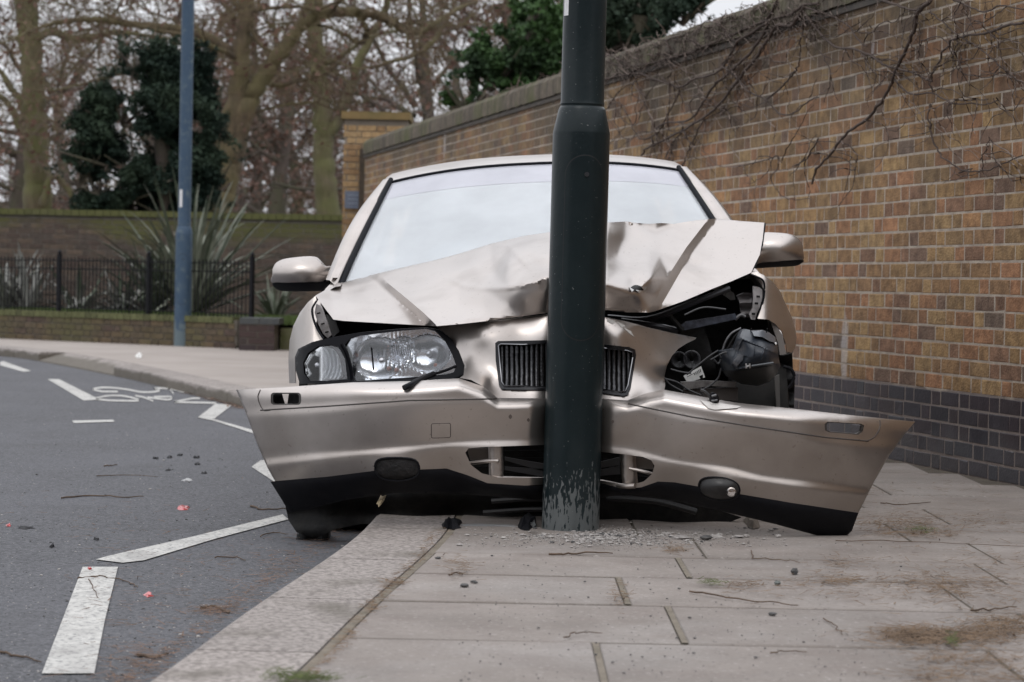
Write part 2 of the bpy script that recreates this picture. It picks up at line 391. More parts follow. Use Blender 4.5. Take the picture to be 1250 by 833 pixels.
def ptube(mb, pts, r, n=6, smooth=5):
    """tube through (px,py,Y) points"""
    P = W(*np.asarray(pts, float).T); P = cr(P, smooth) if smooth and len(P) > 2 else P
    return mb.tube(P, r, n)
# ================================================================== SETTING
ASPH = mat('asphalt', (.112,.112,.121), .85, c2=(.040,.041,.046), scale=85, detail=5, mixlo=.42, mixhi=.6, bump=.8, bscale=150, bdist=.006, world=True)
overlay(ASPH, (.115,.116,.13), .8, .42, .75, amount=.4, world=True)
overlay(ASPH, (.045,.044,.046), 1.7, .55, .8, amount=.4, world=True)
overlay(ASPH, (.34,.33,.32), 130, .66, .70, amount=.7, world=True, detail=2)
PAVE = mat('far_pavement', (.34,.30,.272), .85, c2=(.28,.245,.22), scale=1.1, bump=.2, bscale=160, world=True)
SLAB = mat('york_stone_slab', (.25,.219,.197), .85, c2=(.18,.156,.139), scale=2.6, bump=.25, bscale=210, bdist=.004, objrand=.09, world=True)
overlay(SLAB, (.16,.13,.115), 4.5, .50, .72, amount=.6, world=True)
overlay(SLAB, (.35,.33,.315), 1.4, .50, .7, amount=.4, world=True)
overlay(SLAB, (.13,.11,.10), 75, .58, .68, amount=.6, world=True, detail=4)
overlay(SLAB, (.42,.39,.37), 60, .60, .70, amount=.45, world=True, detail=4)
overlay(SLAB, (.20,.17,.15), 16, .52, .72, amount=.45, world=True, detail=6)
GRAN = mat('granite_kerb', (.32,.285,.262), .8, c2=(.165,.143,.13), scale=55, detail=6, mixlo=.44, mixhi=.58, bump=.5, bscale=120, bdist=.005, objrand=.06, world=True)
overlay(GRAN, (.16,.14,.12), 3, .55, .8, amount=.5, world=True)
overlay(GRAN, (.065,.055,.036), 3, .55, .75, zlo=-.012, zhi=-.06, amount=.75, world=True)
BED = mat('dirty_joint_bed', (.10,.082,.062), .95, c2=(.06,.05,.038), scale=14, bump=.4, bscale=200, world=True)
ROADW = mat('road_paint', (.54,.53,.50), .8, c2=(.42,.41,.39), scale=26, bump=.4, bscale=300, bdist=.004, world=True)
overlay(ROADW, (.15,.15,.15), 70, .54, .62, amount=.75, world=True)
overlay(ROADW, (.24,.23,.22), 5, .52, .7, amount=.6, world=True)
SOIL = mat('garden_soil', (.035,.027,.02), .95, c2=(.04,.06,.02), scale=5, bump=.8, bscale=60, world=True)
PARK = mat('park_grass', (.06,.075,.03), .95, c2=(.05,.045,.03), scale=.8, world=True)
def sheet(name, poly, z, m, parent=None):
    me_v = [(p[0], p[1], z) for p in poly]
    bm = bmesh.new(); vs_ = [bm.verts.new(v) for v in me_v]; f = bm.faces.new(vs_); bmesh.ops.triangulate(bm, faces=[f])
    bmesh.ops.recalc_face_normals(bm, faces=bm.faces)
    if bm.faces[:][0].normal.z < 0: bmesh.ops.reverse_faces(bm, faces=bm.faces)
    me = bpy.data.meshes.new(name); bm.to_mesh(me); bm.free(); me.materials.append(m)
    o = bpy.data.objects.new(name, me); COL.objects.link(o); o.parent = parent; ORG[o] = np.zeros(3); return o
ground = sheet('ground', [(-900,-300),(900,-300),(900,1500),(-900,1500)], -.16, PARK); tag(ground, kind='structure')
road = sheet('road', [(-60,-40),(12,-40),(12,60),(-60,60)], -.10, ASPH); tag(road, kind='structure')
# kerb line (outer top edge), from pixels where it shows, on where the car hides it
kpts = [(-1.12,0.5),(-.98,2.6)]+[tuple(G(*q)[:2]) for q in ((170,833),(300,741),(440,645))]+[(-.50,10.0),(-.70,12.6),(-1.2,15.3)]+[tuple(G(*q)[:2]) for q in ((290,479),(255,471),(198,458),(161,450),(112,441),(54,431),(0,424))]
e = np.array(kpts[-1]); dd = e-np.array(kpts[-2]); dd /= np.linalg.norm(dd); kpts += [tuple(e+dd*3+np.array([-1,0])), tuple(e+dd*6+np.array([-6,1])), (-30, e[1]+5)]
KL = cr(kpts, 14)
kd = np.concatenate([[0], np.cumsum(np.linalg.norm(np.diff(KL, axis=0), axis=1))])
def kat(s):
    p = np.array([np.interp(s, kd, KL[:, 0]), np.interp(s, kd, KL[:, 1])]); q = np.array([np.interp(s+.05, kd, KL[:, 0]), np.interp(s+.05, kd, KL[:, 1])])
    t = (q-p)/np.linalg.norm(q-p); return p, t, np.array([t[1], -t[0]])
inner = [kat(s)[0]+kat(s)[2]*.29 for s in np.arange(0, kd[-1]-.1, .25)]
poly = [tuple(p) for p in inner]+[(-30,46),(30,46),(30,.5)]
pavement = sheet('pavement', poly, -.0048, BED); tag(pavement, kind='structure')
ysl = [3.4,4.05,4.68]+[G(600,q)[1] for q in (780,734,700,675)]; ys_last = ysl[-1]+.62*11
# the far pavement round the bend, one sheet of flags too small to tell apart
far_in = [p+np.array([-.01,0]) for p in inner if p[1] > ys_last]
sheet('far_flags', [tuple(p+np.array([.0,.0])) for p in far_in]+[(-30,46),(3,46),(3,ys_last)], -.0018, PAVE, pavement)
def kerb_stone(s0, s1, drop):
    m = MB(); g = .005; ss = np.linspace(s0+g, s1-g, 5); ring = []
    zt = -.003+(-.075 if drop else 0)
    for s in ss:
        p, t, n = kat(s); w = .29
        zi = -.003; prof = [(0,-.16),(0,zt-.022),(.006,zt-.008),(.02,zt),(w-.004,zi+.001),(w,zi-.02),(w,-.16)]
        ring.append([(p[0]+n[0]*a, p[1]+n[1]*a, z) for a, z in prof])
    m.grid(np.array(ring)); k = len(ring[0])
    m.f.append(tuple(range(k))); m.f.append(tuple(range(4*k, 5*k)))
    return m.build('kerb_stone', GRAN, pavement, ang=25)
s = .35
bump_s = []
while s < kd[-1]-1.5:
    p = kat(s)[0]; drop = G(54,432)[1] > p[1] > G(161,450)[1]
    l_ = .93 if p[1] < 14 else 1.2
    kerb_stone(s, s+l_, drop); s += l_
# paving slabs
def slab_mesh(w, d, seed, sk=0.0):
    r = random.Random(seed); b = .006; v = []
    for (x, y) in ((0,0),(w,0),(w,d),(sk,d)): v.append((x, y, -.045))
    for (x, y) in ((0,0),(w,0),(w,d),(sk,d)): v.append((x+r.uniform(-.001,.002), y+r.uniform(-.001,.002), -.005))
    for (x, y) in ((b,b),(w-b,b),(w-b,d-b),(b+sk,d-b)): v.append((x, y, r.uniform(-.0015,.0008)))
    f = [(8,9,10,11)]+[(4+i, 4+(i+1) % 4, 8+(i+1) % 4, 8+i) for i in range(4)]+[(i, (i+1) % 4, 4+(i+1) % 4, 4+i) for i in range(4)]
    return mesh_data('paving_slab', np.array(v), f, SLAB, False)
ys = [3.4,4.05,4.68]+[G(600,q)[1] for q in (780,734,700,675)]; ys += [ys[-1]+.62*k for k in range(1, 12)]
ysr = ys
offs = {(600,780):735}
jx = {2: G(733,810)[0], 3: G(825,760)[0], 4: G(760,718)[0], 5: G(832,688)[0]}
for r_ in range(len(ysr)-1):
    y0, y1 = ysr[r_], ysr[r_+1]; ym = (y0+y1)/2
    nK = int(np.argmax(KL[:, 1] > 18)); IN = np.array(inner); nI = int(np.argmax(IN[:, 1] > 18))
    xk = np.interp(y0, IN[:nI, 1], IN[:nI, 0])+.022; xk1 = np.interp(y1, IN[:nI, 1], IN[:nI, 0])+.022
    x1 = jx.get(r_, xk+(.62 if r_ % 2 else .84)); xs = [xk, x1]
    while xs[-1] < 4.3-.215*ym: xs.append(xs[-1]+.915)
    for i in range(len(xs)-1):
        w = xs[i+1]-xs[i]-.007
        if r_ in jx and i == 1: xs0 = xs[i]+.006; w -= .006
        else: xs0 = xs[i]
        if (xs0-.0)/ym*3000+625 > 1500: continue
        wend = min(w, WA-WB*y1-xs0-.01) if xs0+w > WA-WB*y1-.05 else w
        if wend < .1: continue
        inst('paving_slab', slab_mesh(wend, y1-y0-.018, r_*31+i, xk1-xk if i == 0 else 0), (xs0, y0, -.001+rnd.uniform(-.0015,.0015)), pavement)
TAN = mat('tan_sand_joint', (.20,.17,.135), .95, c2=(.14,.12,.09), scale=16, bump=.4, bscale=200, world=True)
for r_, x in jx.items():
    MB().add([(x-.008, ysr[r_]+.004, -.0012),(x+.007, ysr[r_]+.004, -.0012),(x+.007, ysr[r_+1]-.02, -.0012),(x-.008, ysr[r_+1]-.02, -.0012)], [(0,1,2,3)]).build('sand_joint', TAN, pavement, False)
IN = np.array([p for p in inner if p[1] < 17]); nI = len(IN); v = [(p[0]+.001, p[1], -.0036) for p in IN]+[(p[0]+.024, p[1], -.0036) for p in IN]
MB().add(v, [(i, nI+i, nI+i+1, i+1) for i in range(nI-1)]).build('sand_joint', TAN, pavement, False)
# ---- road markings
def strip(pts, w, z=-.096, name='road_marking', m=ROADW, parent=road):
    P = np.array([G(x, y, z)[:2] for x, y in pts]); T = np.gradient(P, axis=0); T /= np.linalg.norm(T, axis=1)[:, None]; N = np.stack([-T[:, 1], T[:, 0]], 1)
    m_ = MB(); w = np.broadcast_to(w, (len(P),))[:, None]
    A, B = P-N*w/2, P+N*w/2; n = len(P)
    v = [(a[0], a[1], z) for a in A]+[(b[0], b[1], z) for b in B]
    return m_.add(v, [(i, i+1, n+i+1, n+i) for i in range(n-1)]).build(name, m, parent, False)
def mpoly(pts, z=-.096):
    P = [G(x, y, z) for x, y in pts]; return MB().add(P, [tuple(range(len(P)))]).build('road_marking', ROADW, road, False)
mpoly([(101,692),(144,692),(128,757),(115,822),(51,822),(76,757)])
mpoly([(117,683),(131,679),(165,671),(240,654),(345,628),(352,634),(262,658),(176,684),(150,687)])
mpoly([(58,463),(72,463),(122,488),(102,489)])
mpoly([(0,442),(4,441),(38,453),(28,454),(0,446)])
mpoly([(241,510),(263,493),(284,494),(262,511)])
mpoly([(240,509.5),(259,511),(312,526),(312,530),(262,514)])
mpoly([(307,570),(318,562),(345,560),(345,596),(330,585)])
mpoly([(88,513.5),(138,512.5),(140,515),(90,516.5)])
for q in ([(113,475),(124,473.2),(140,473.6),(158,476),(172,478.6),(186,478.6),(196,476.6),(188,474.5),(198,474.0),(212,475.5),(222,478),(233,479)],
          [(113,475.5),(124,478),(144,478.2)], [(205,474.5),(209,477),(212,481)],
          [(117,486),(134,483),(153,483.8),(170,489),(138,489),(118,487.5)], [(165,483),(176,485.2),(187,489.5)],
          [(180,485),(205,488),(209,484.5),(188,484.5)], [(213,490.5),(234,486.5),(244,486.2)], [(213,490.8),(264,492)], [(253,485.8),(284,492),(300,493.5)]):
    Pq = cr(q, 4) if len(q) > 3 else np.array(q, float)
    # painted stroke: a foreshortened band about 0.2 m deep
    up = [G(x, y-1.0, -.096) for x, y in Pq]; dn = [G(x, y+1.1, -.096) for x, y in Pq]; n = len(up)
    MB().add(up+dn, [(i, i+1, n+i+1, n+i) for i in range(n-1)]).build('road_marking', ROADW, road, False)

# ================================================================== BRICKWORK
BRICK = mat('stock_brick', (1,1,1), .88, c2=(.50,.47,.45), scale=17, detail=8, attr='Col', bump=.8, bscale=90, bdist=.008, world=True)
overlay(BRICK, (.062,.052,.036), 1.5, .64, 1.0, zlo=1.05, zhi=2.5, amount=.8, world=True)
overlay(BRICK, (.52,.50,.50), 4.5, .70, .74, amount=.5, world=True, stretch=(1,1,.25))
BLUEB = mat('engineering_brick', (1,1,1), .5, c2=(.7,.72,.75), scale=20, spec=.25, attr='Col', bump=.25, bscale=90, world=True)
overlay(BLUEB, (.20,.21,.22), 3.2, .58, .8, zlo=.25, zhi=0, amount=.18, world=True, stretch=(1,1,.3))
MORT = mat('pale_mortar', (.46,.395,.325), .95, c2=(.30,.25,.205), scale=12, bump=.7, bscale=150, bdist=.006, world=True)
overlay(MORT, (.17,.14,.13), 3, .72, .9, zlo=.40, zhi=.36, amount=.85, world=True)
overlay(MORT, (.16,.135,.105), 1.3, .62, 1.0, zlo=1.3, zhi=2.6, amount=.8, world=True)
MOSSB = mat('mossy_old_brick', (1,1,1), .95, c2=(.6,.6,.58), scale=16, attr='Col', bump=.4, bscale=60, world=True)
overlay(MOSSB, (.095,.10,.028), 1.1, .72, .92, zlo=1.0, zhi=1.75, amount=.75, world=True)
MOSSL = mat('mossy_low_wall_brick', (1,1,1), .95, c2=(.6,.6,.58), scale=16, attr='Col', bump=.4, bscale=60, world=True)
overlay(MOSSL, (.085,.09,.035), 1.1, .48, .70, amount=.6, world=True)
DMORT = mat('dark_mortar', (.16,.14,.12), .95, c2=(.10,.09,.07), scale=9, world=True)
STOCK = [(.40,.25,.115),(.35,.205,.10),(.43,.285,.14),(.35,.175,.095),(.26,.14,.095),(.18,.115,.095),(.46,.305,.145),(.40,.195,.105),(.31,.20,.10),(.14,.11,.10),(.42,.225,.105),(.29,.17,.09)]
STOCKW = [5,5,4,4,3.6,2.6,2,3,3,.8,3,3]
BLUE = [(.034,.028,.035),(.042,.031,.038),(.030,.028,.037),(.048,.034,.038)]
OLD = [(.12,.088,.07),(.09,.07,.06),(.14,.10,.075),(.10,.07,.058)]
DARKB = [(.055,.035,.035),(.07,.042,.038),(.045,.032,.034),(.06,.045,.04)]
BMC = {}
def brick_geo(L_, H_, Dp, r):
    j = lambda a: r.uniform(-a, a); i = .0028
    v = [(0,0,0),(L_,0,0),(L_,0,H_),(0,0,H_)]
    rr = .010
    q = [(i+j(.0035), i+j(.003)),(L_-i+j(.0035), i+j(.003)),(L_-i+j(.0035), H_-i+j(.003)),(i+j(.0035), H_-i+j(.003))]
    v += [(a, -Dp+j(.0009), b) for a, b in q]
    f = [(4,5,6,7),(0,1,5,4),(1,2,6,5),(2,3,7,6),(3,0,4,7)]
    return np.array(v), f
def brickwork(parent, O, u, nrm, length, z0, courses, palfn, matfn, vis=None, cap=300, pitch=.075, bl=.215, stuffname='brickwork', rightward=True, bond='flemish', depth=.0015):
    """u: unit direction along the face, nrm: outward unit normal (2D). Near bricks are single objects, the rest one part."""
    O = np.array(O, float); u = np.array(u, float); nrm = np.array(nrm, float)
    ang = math.atan2(u[1], u[0]); items = []
    for c in range(courses):
        s = -rnd.uniform(0,.02) - (0 if c % 2 == 0 else (.165 if bond == 'flemish' else .1125)); k = 0
        z = z0+c*pitch+rnd.uniform(-.0015,.0015)
        while s < length:
            st = (k % 2 == 0) if bond == 'flemish' else True
            l_ = (bl if st else .1025)+rnd.uniform(-.004,.004)
            a, b = max(s, 0), min(s+l_, length)
            if b-a > .03: items.append((a, b-a, z+rnd.uniform(-.0015,.0015), c, l_ == b-a and st, st))
            s += l_+.0118+rnd.uniform(-.001,.002); k += 1
    scored = []
    for n, (a, l_, z, c, full, st) in enumerate(items):
        P = np.array([O[0]+u[0]*(a+l_/2), O[1]+u[1]*(a+l_/2), z+.03]); X, Y = proj(P)
        ok = -5 < X < 1255 and -5 < Y < 838 and (vis is None or vis(X, Y))
        scored.append((-(l_*.06/(P[1]**2)) if ok else 1e9, n))
    scored.sort(); single = set(n for sc_, n in scored[:cap] if sc_ < 1e8)
    stuff = {}
    for n, (a, l_, z, c, full, st) in enumerate(items):
        pal = palfn(c); m = matfn(c); col = np.array(pal[rnd.choices(range(len(pal)), STOCKW[:len(pal)])[0]]); col = col*.78+np.mean(pal, axis=0)*.22; col = col*np.array([1.0,1.0,.93])*.97 if c >= 5 and m.name == 'stock_brick' else col
        px_, py_ = O[0]+u[0]*a, O[1]+u[1]*a
        if n in single:
            lq = round(l_, 2); key = (m.name, lq, tuple(col), rnd.randrange(2))
            if key not in BMC:
                v, f = brick_geo(lq, pitch-.0105, depth, rnd); cc = col*rnd.uniform(.88,1.12)
                BMC[key] = mesh_data('brick', v, f, m, False, colors=np.tile(cc, (len(v), 1)))
            inst('brick', BMC[key], (px_, py_, z), parent, (0, 0, ang))
        else:
            v, f = brick_geo(l_, pitch-.0105, depth+rnd.uniform(-.0008,.0012), rnd)
            Pw = np.stack([px_+u[0]*v[:, 0]-nrm[0]*v[:, 1], py_+u[1]*v[:, 0]-nrm[1]*v[:, 1], z+v[:, 2]], 1)
            stuff.setdefault(m.name, (m, MB()))[1].add(Pw, f, np.tile(col*rnd.uniform(.88,1.12), (len(v), 1)))
    for m, mb in stuff.values():
        o = mb.build(stuffname, m, parent, False, normals=True); tag(o, kind='stuff')
# ---- the big wall
wu = np.array([-WB, 1.0]); wu /= np.linalg.norm(wu); wn_ = np.array([-wu[1], wu[0]])      # outward: towards the camera side
YS, YE = 5.0, 29.2
O0 = np.array([WA-WB*YS, YS]); WL = (YE-YS)*math.hypot(1, WB)
bigwall = thing('brick_wall', 'long tall yellow-brown brick wall with dark brick foot beside the crashed car', 'wall', (O0[0], O0[1], 0))
WH = 2.34
c0 = O0-wn_*.18; cm = c0+wu*WL/2
rotw = np.array([[wu[0], -wu[1], 0],[wu[1], wu[0], 0],[0,0,1]])
MB().box((cm[0], cm[1], WH/2-.05), (WL, .36, WH+.1), rotw).build('wall_core', MORT, bigwall, False)
# direction runs away from the camera; lay it from the far end so that the face looks to the road
Of = O0+wu*WL
ncourse = 31
brickwork(bigwall, Of, -wu, wn_, WL, .0, ncourse, lambda c: BLUE if c < 5 else STOCK, lambda c: BLUEB if c < 5 else BRICK,
          vis=lambda X, Y: X > 760 and not (X < 990 and Y > 262) and not (X < 1115 and Y > 505))
# coping: a course of bricks on edge, rounded, each 75 mm wide
COPE = mat('coping_brick', (1,1,1), .95, c2=(.55,.56,.5), scale=14, attr='Col', bump=.6, bscale=50, world=True)
overlay(COPE, (.085,.095,.03), 2.2, .48, .7, amount=.75, world=True)
def coping_brick(s, sg=1):
    prof = [(.028,WH-.02),(.03,WH+.05),(.025,WH+.11),(-.01,WH+.15),(-.09,WH+.17),(-.27,WH+.17),(-.35,WH+.15),(-.385,WH+.10),(-.39,WH-.02)]
    v = []
    for ds in (.003, .068):
        for a, z in prof:
            p = O0+wu*(s+ds)+wn_*a; v.append((p[0], p[1], z+0))
    n = len(prof); v = np.array(v)+np.array([[0,0,rnd.uniform(-.004,.004)]])
    f = [(i, i+1, n+i+1, n+i) for i in range(n-1)]+[tuple(range(n)), tuple(range(n, 2*n))]
    return v, f
nC = int(WL/.0715); cp = MB(); single = []
for k in range(nC):
    s = k*.0715; p = O0+wu*s; X, Y = proj((p[0], p[1], 2.45)); v, f = coping_brick(s)
    col = np.array((.135,.11,.085))*rnd.uniform(.7,1.3)
    if -10 < Y < 300 and X < 1000 and len(single) < 290: single.append(1); MB().add(v, f, np.tile(col, (len(v), 1))).build('coping_brick', COPE, bigwall, True, 30)
    else: cp.add(v, f, np.tile(col, (len(v), 1)))
tag(cp.build('coping', COPE, bigwall, True, 30), kind='stuff')
# thin drip course under the coping
for a, z, h in ((.012, WH-.045, .03),):
    c1 = O0+wn_*(a-.02)+wu*WL/2
    MB().box((c1[0], c1[1], z), (WL, .05, h), rotw).build('tile_course', mat('drip_tile', (.09,.075,.06), .9, c2=(.05,.045,.04), scale=6, world=True), bigwall, False)
PIERB = mat('golden_brick', (1,1,1), .88, c2=(.68,.64,.6), scale=20, attr='Col', bump=.4, bscale=110, world=True)
# ---- gate pier at the far end of the big wall
pX0, pX1, pY = W(419,200,29.6)[0], W(497,200,29.6)[0], 29.6
pier = thing('gate_pier', 'tall square yellow brick pier ending the long wall, with a small blue plaque', 'pier', (pX0, pY, 0))
PT = W(440,138,29.6)[2]
MB().box(((pX0+pX1)/2, pY+.39, PT/2), (pX1-pX0-.01, .76, PT-.02)).build('pier_core', MORT, pier, False)
brickwork(pier, (pX0, pY), (1,0), (0,-1), pX1-pX0, .0, int((PT-.09)/.075), lambda c: [(.36,.235,.115),(.41,.275,.14),(.30,.185,.095),(.43,.30,.16)], lambda c: PIERB, vis=lambda X, Y: Y < 330, cap=200)
MB().box(((pX0+pX1)/2, pY+.38, PT-.03), (pX1-pX0+.06, .84, .09)).build('pier_cap', mat('mossy_cap', (.21,.14,.06), .95, c2=(.14,.11,.045), scale=5, bump=.5, bscale=40), pier, False)
a, b = W(427.5,242,29.57), 0
q = W(430.5,244,29.57)
MB().box((q[0], 29.575, q[2]), (.19, .02, .21)).build('plaque', mat('blue_grey_plaque', (.10,.125,.18), .6, c2=(.16,.18,.23), scale=30), pier, False)
for k in range(3): MB().box((q[0], 29.562, q[2]+.055-.05*k), (.12, .004, .012)).build('plaque_line', mat('faded_print', (.24,.27,.33), .7), pier, False)
# near half pier: darker return where the wall butts
MB().box((W(445,200,29.5)[0], 29.48, 1.2), (.11, .2, 2.4)).build('pier_return', mat('dark_pier_brick', (.09,.065,.045), .95, c2=(.05,.04,.03), scale=12, bump=.4, bscale=40), pier, False)
# ---- garden wall behind the shrubs
GY = 36.0; gx0, gx1 = -10.5, -2.0; gz = W(200,262,GY)[2]
gwall = thing('garden_wall', 'old mossy brick garden wall running behind the spiky plants', 'wall', (gx0, GY, 0))
MB().box(((gx0+gx1)/2, GY+.12, gz/2-.02), (gx1-gx0, .23, gz)).build('wall_core', DMORT, gwall, False)
brickwork(gwall, (gx0, GY), (1,0), (0,-1), gx1-gx0, gz-.085-.075*22, 22, lambda c: OLD, lambda c: MOSSB, vis=lambda X, Y: (X < 150 or 285 < X < 420) and Y < 330, stuffname='brickwork', bond='flemish')
mb = MB(); 
for k in range(int((gx1-gx0)/.115)):
    mb.box((gx0+k*.115+.055, GY+.11, gz+.0+rnd.uniform(-.004,.004)), (.108, .30, .085), col=np.array((.115,.105,.06))*rnd.uniform(.75,1.2))
tag(mb.build('coping', MOSSB, gwall, False), kind='stuff')
# moss cushions on the coping
MOSS = mat('bright_moss', (.12,.13,.02), .98, c2=(.07,.09,.02), scale=20, bump=.8, bscale=90)
# ---- low front wall with railings
lw0 = G(-60,410.5); lw1 = G(288,425.5)
la, lb = lw0[:2], lw1[:2]; lu = (lb-la)/np.linalg.norm(lb-la); ln_ = np.array([lu[1], -lu[0]]); LL = np.linalg.norm(lb-la); LH = .345
rotl = np.array([[lu[0], -lu[1], 0],[lu[1], lu[0], 0],[0,0,1]])
lwall = thing('low_wall', 'low mossy dark brick wall under the black railings', 'wall', (la[0], la[1], 0))
cm = la+lu*LL/2-ln_*.12
MB().box((cm[0], cm[1], LH/2), (LL, .22, LH-.03), rotl).build('wall_core', DMORT, lwall, False)
brickwork(lwall, la, lu, ln_, LL, .0, 4, lambda c: [(.12,.085,.05),(.10,.075,.05),(.13,.10,.055),(.09,.06,.05)], lambda c: MOSSL, cap=290, bond='flemish')
mb = MB()
for k in range(int(LL/.1125)):
    p = la+lu*(k*.1125+.05)-ln_*.11; mb.box((p[0], p[1], .31+.02+rnd.uniform(-.003,.003)), (.105, .245, .07), rotl, col=np.array((.11,.115,.05))*rnd.uniform(.7,1.3))
tag(mb.build('coping', MOSSL, lwall, False), kind='stuff')
# end pier of the low wall
ex0, ex1 = G(290,428)[0], G(336,428)[0]; EY = G(310,428)[1]
epier = thing('wall_end_pier', 'dark purple brick pier ending the low wall beside the car', 'pier', (ex0, EY, 0))
MB().box(((ex0+ex1)/2, EY+.3, .17), (ex1-ex0-.01, .6-.01, .34)).build('pier_core', DMORT, epier, False)
DKM = mat('purple_brick', (1,1,1), .8, c2=(.7,.7,.7), scale=30, attr='Col', world=True)
brickwork(epier, (ex0, EY), (1,0), (0,-1), ex1-ex0, 0, 4, lambda c: DARKB, lambda c: DKM, bond='stretcher')
brickwork(epier, (ex0, EY+.6), (0,-1), (-1,0), .6, 0, 4, lambda c: [(.13,.11,.10),(.15,.12,.11),(.12,.10,.09)], lambda c: DKM, bond='stretcher')  # side bricks coloured paler to paint in the light on that face
for k in range(2): MB().box((ex0+.115+k*.23, EY+.29, .337), (.222, .60, .07)).build('coping_brick', mat('coping_blue', (.075,.08,.075), .7, c2=(.05,.055,.06), scale=9), epier, False)
pv = thing('garden_kerb', 'pale green-stained low rendered kerb to the right of the end pier', 'kerb', (ex1, EY+.5, 0))
MB().box((ex1+1.3, EY+.62, .12), (2.56, .12, .26)).build('kerb_block', mat('render_algae', (.16,.15,.09), .9, c2=(.11,.13,.04), scale=6), pv, False)
bedz = .29
bed = sheet('planting_bed', [tuple(la-ln_*.2), tuple(lb-ln_*.2), (ex1+.1, EY+.65), (2.5, EY+.7), (2.0, GY), (gx0-6, GY), (la[0]-6, la[1]+1)], bedz, SOIL); tag(bed, kind='structure')
# railings
IRON = mat('black_railing_iron', (.006,.006,.008), .5, spec=.15, c2=(.01,.01,.012), scale=20)
rail = thing('railing_fence', 'black iron railings with slender bars on the low mossy wall', 'railing', (la[0], la[1], LH))
posts_px = [-36, 72, 181, 307]
def lpos(px):            # where the wall's centre line passes behind image column px
    best = None
    for s in np.linspace(0, LL+.3, 800):
        p = la+lu*s-ln_*.11; X, _ = proj((p[0], p[1], .6)); d = abs(X-px)
        if best is None or d < best[0]: best = (d, s)
    return best[1]
ps = [lpos(x) for x in posts_px]
RZ0, RZ1 = .35, 1.02
for s in ps:
    p = la+lu*s-ln_*.11; mb = MB(); mb.box((p[0], p[1], (RZ0+RZ1+.06)/2), (.045,.045,RZ1+.06-RZ0), rotl); mb.lathe([(.0,RZ1+.12),(.022,RZ1+.1),(.026,RZ1+.08),(.012,RZ1+.055)][::-1], 8, (p[0], p[1], 0)); mb.build('post', IRON, rail, False)
for z in (RZ0+.06, RZ1-.12, RZ1-.02):
    a_, b_ = la+lu*ps[0]-ln_*.11, la+lu*ps[-1]-ln_*.11; c_ = (a_+b_)/2
    MB().box((c_[0], c_[1], z), (np.linalg.norm(b_-a_), .03, .013), rotl).build('rail', IRON, rail, False)
nb = int((ps[-1]-ps[0])/.064); pm = mesh_data('picket', MB().tube([(0,0,RZ0),(0,0,RZ1+.02)], .0085, 6).v[0], MB().tube([(0,0,RZ0),(0,0,RZ1+.02)], .0085, 6).f, IRON, True)
for k in range(1, nb):
    s = ps[0]+k*.064
    if min(abs(s-x) for x in ps) < .03: continue
    p = la+lu*s-ln_*.11; inst('picket', pm, (p[0], p[1], 0), rail)
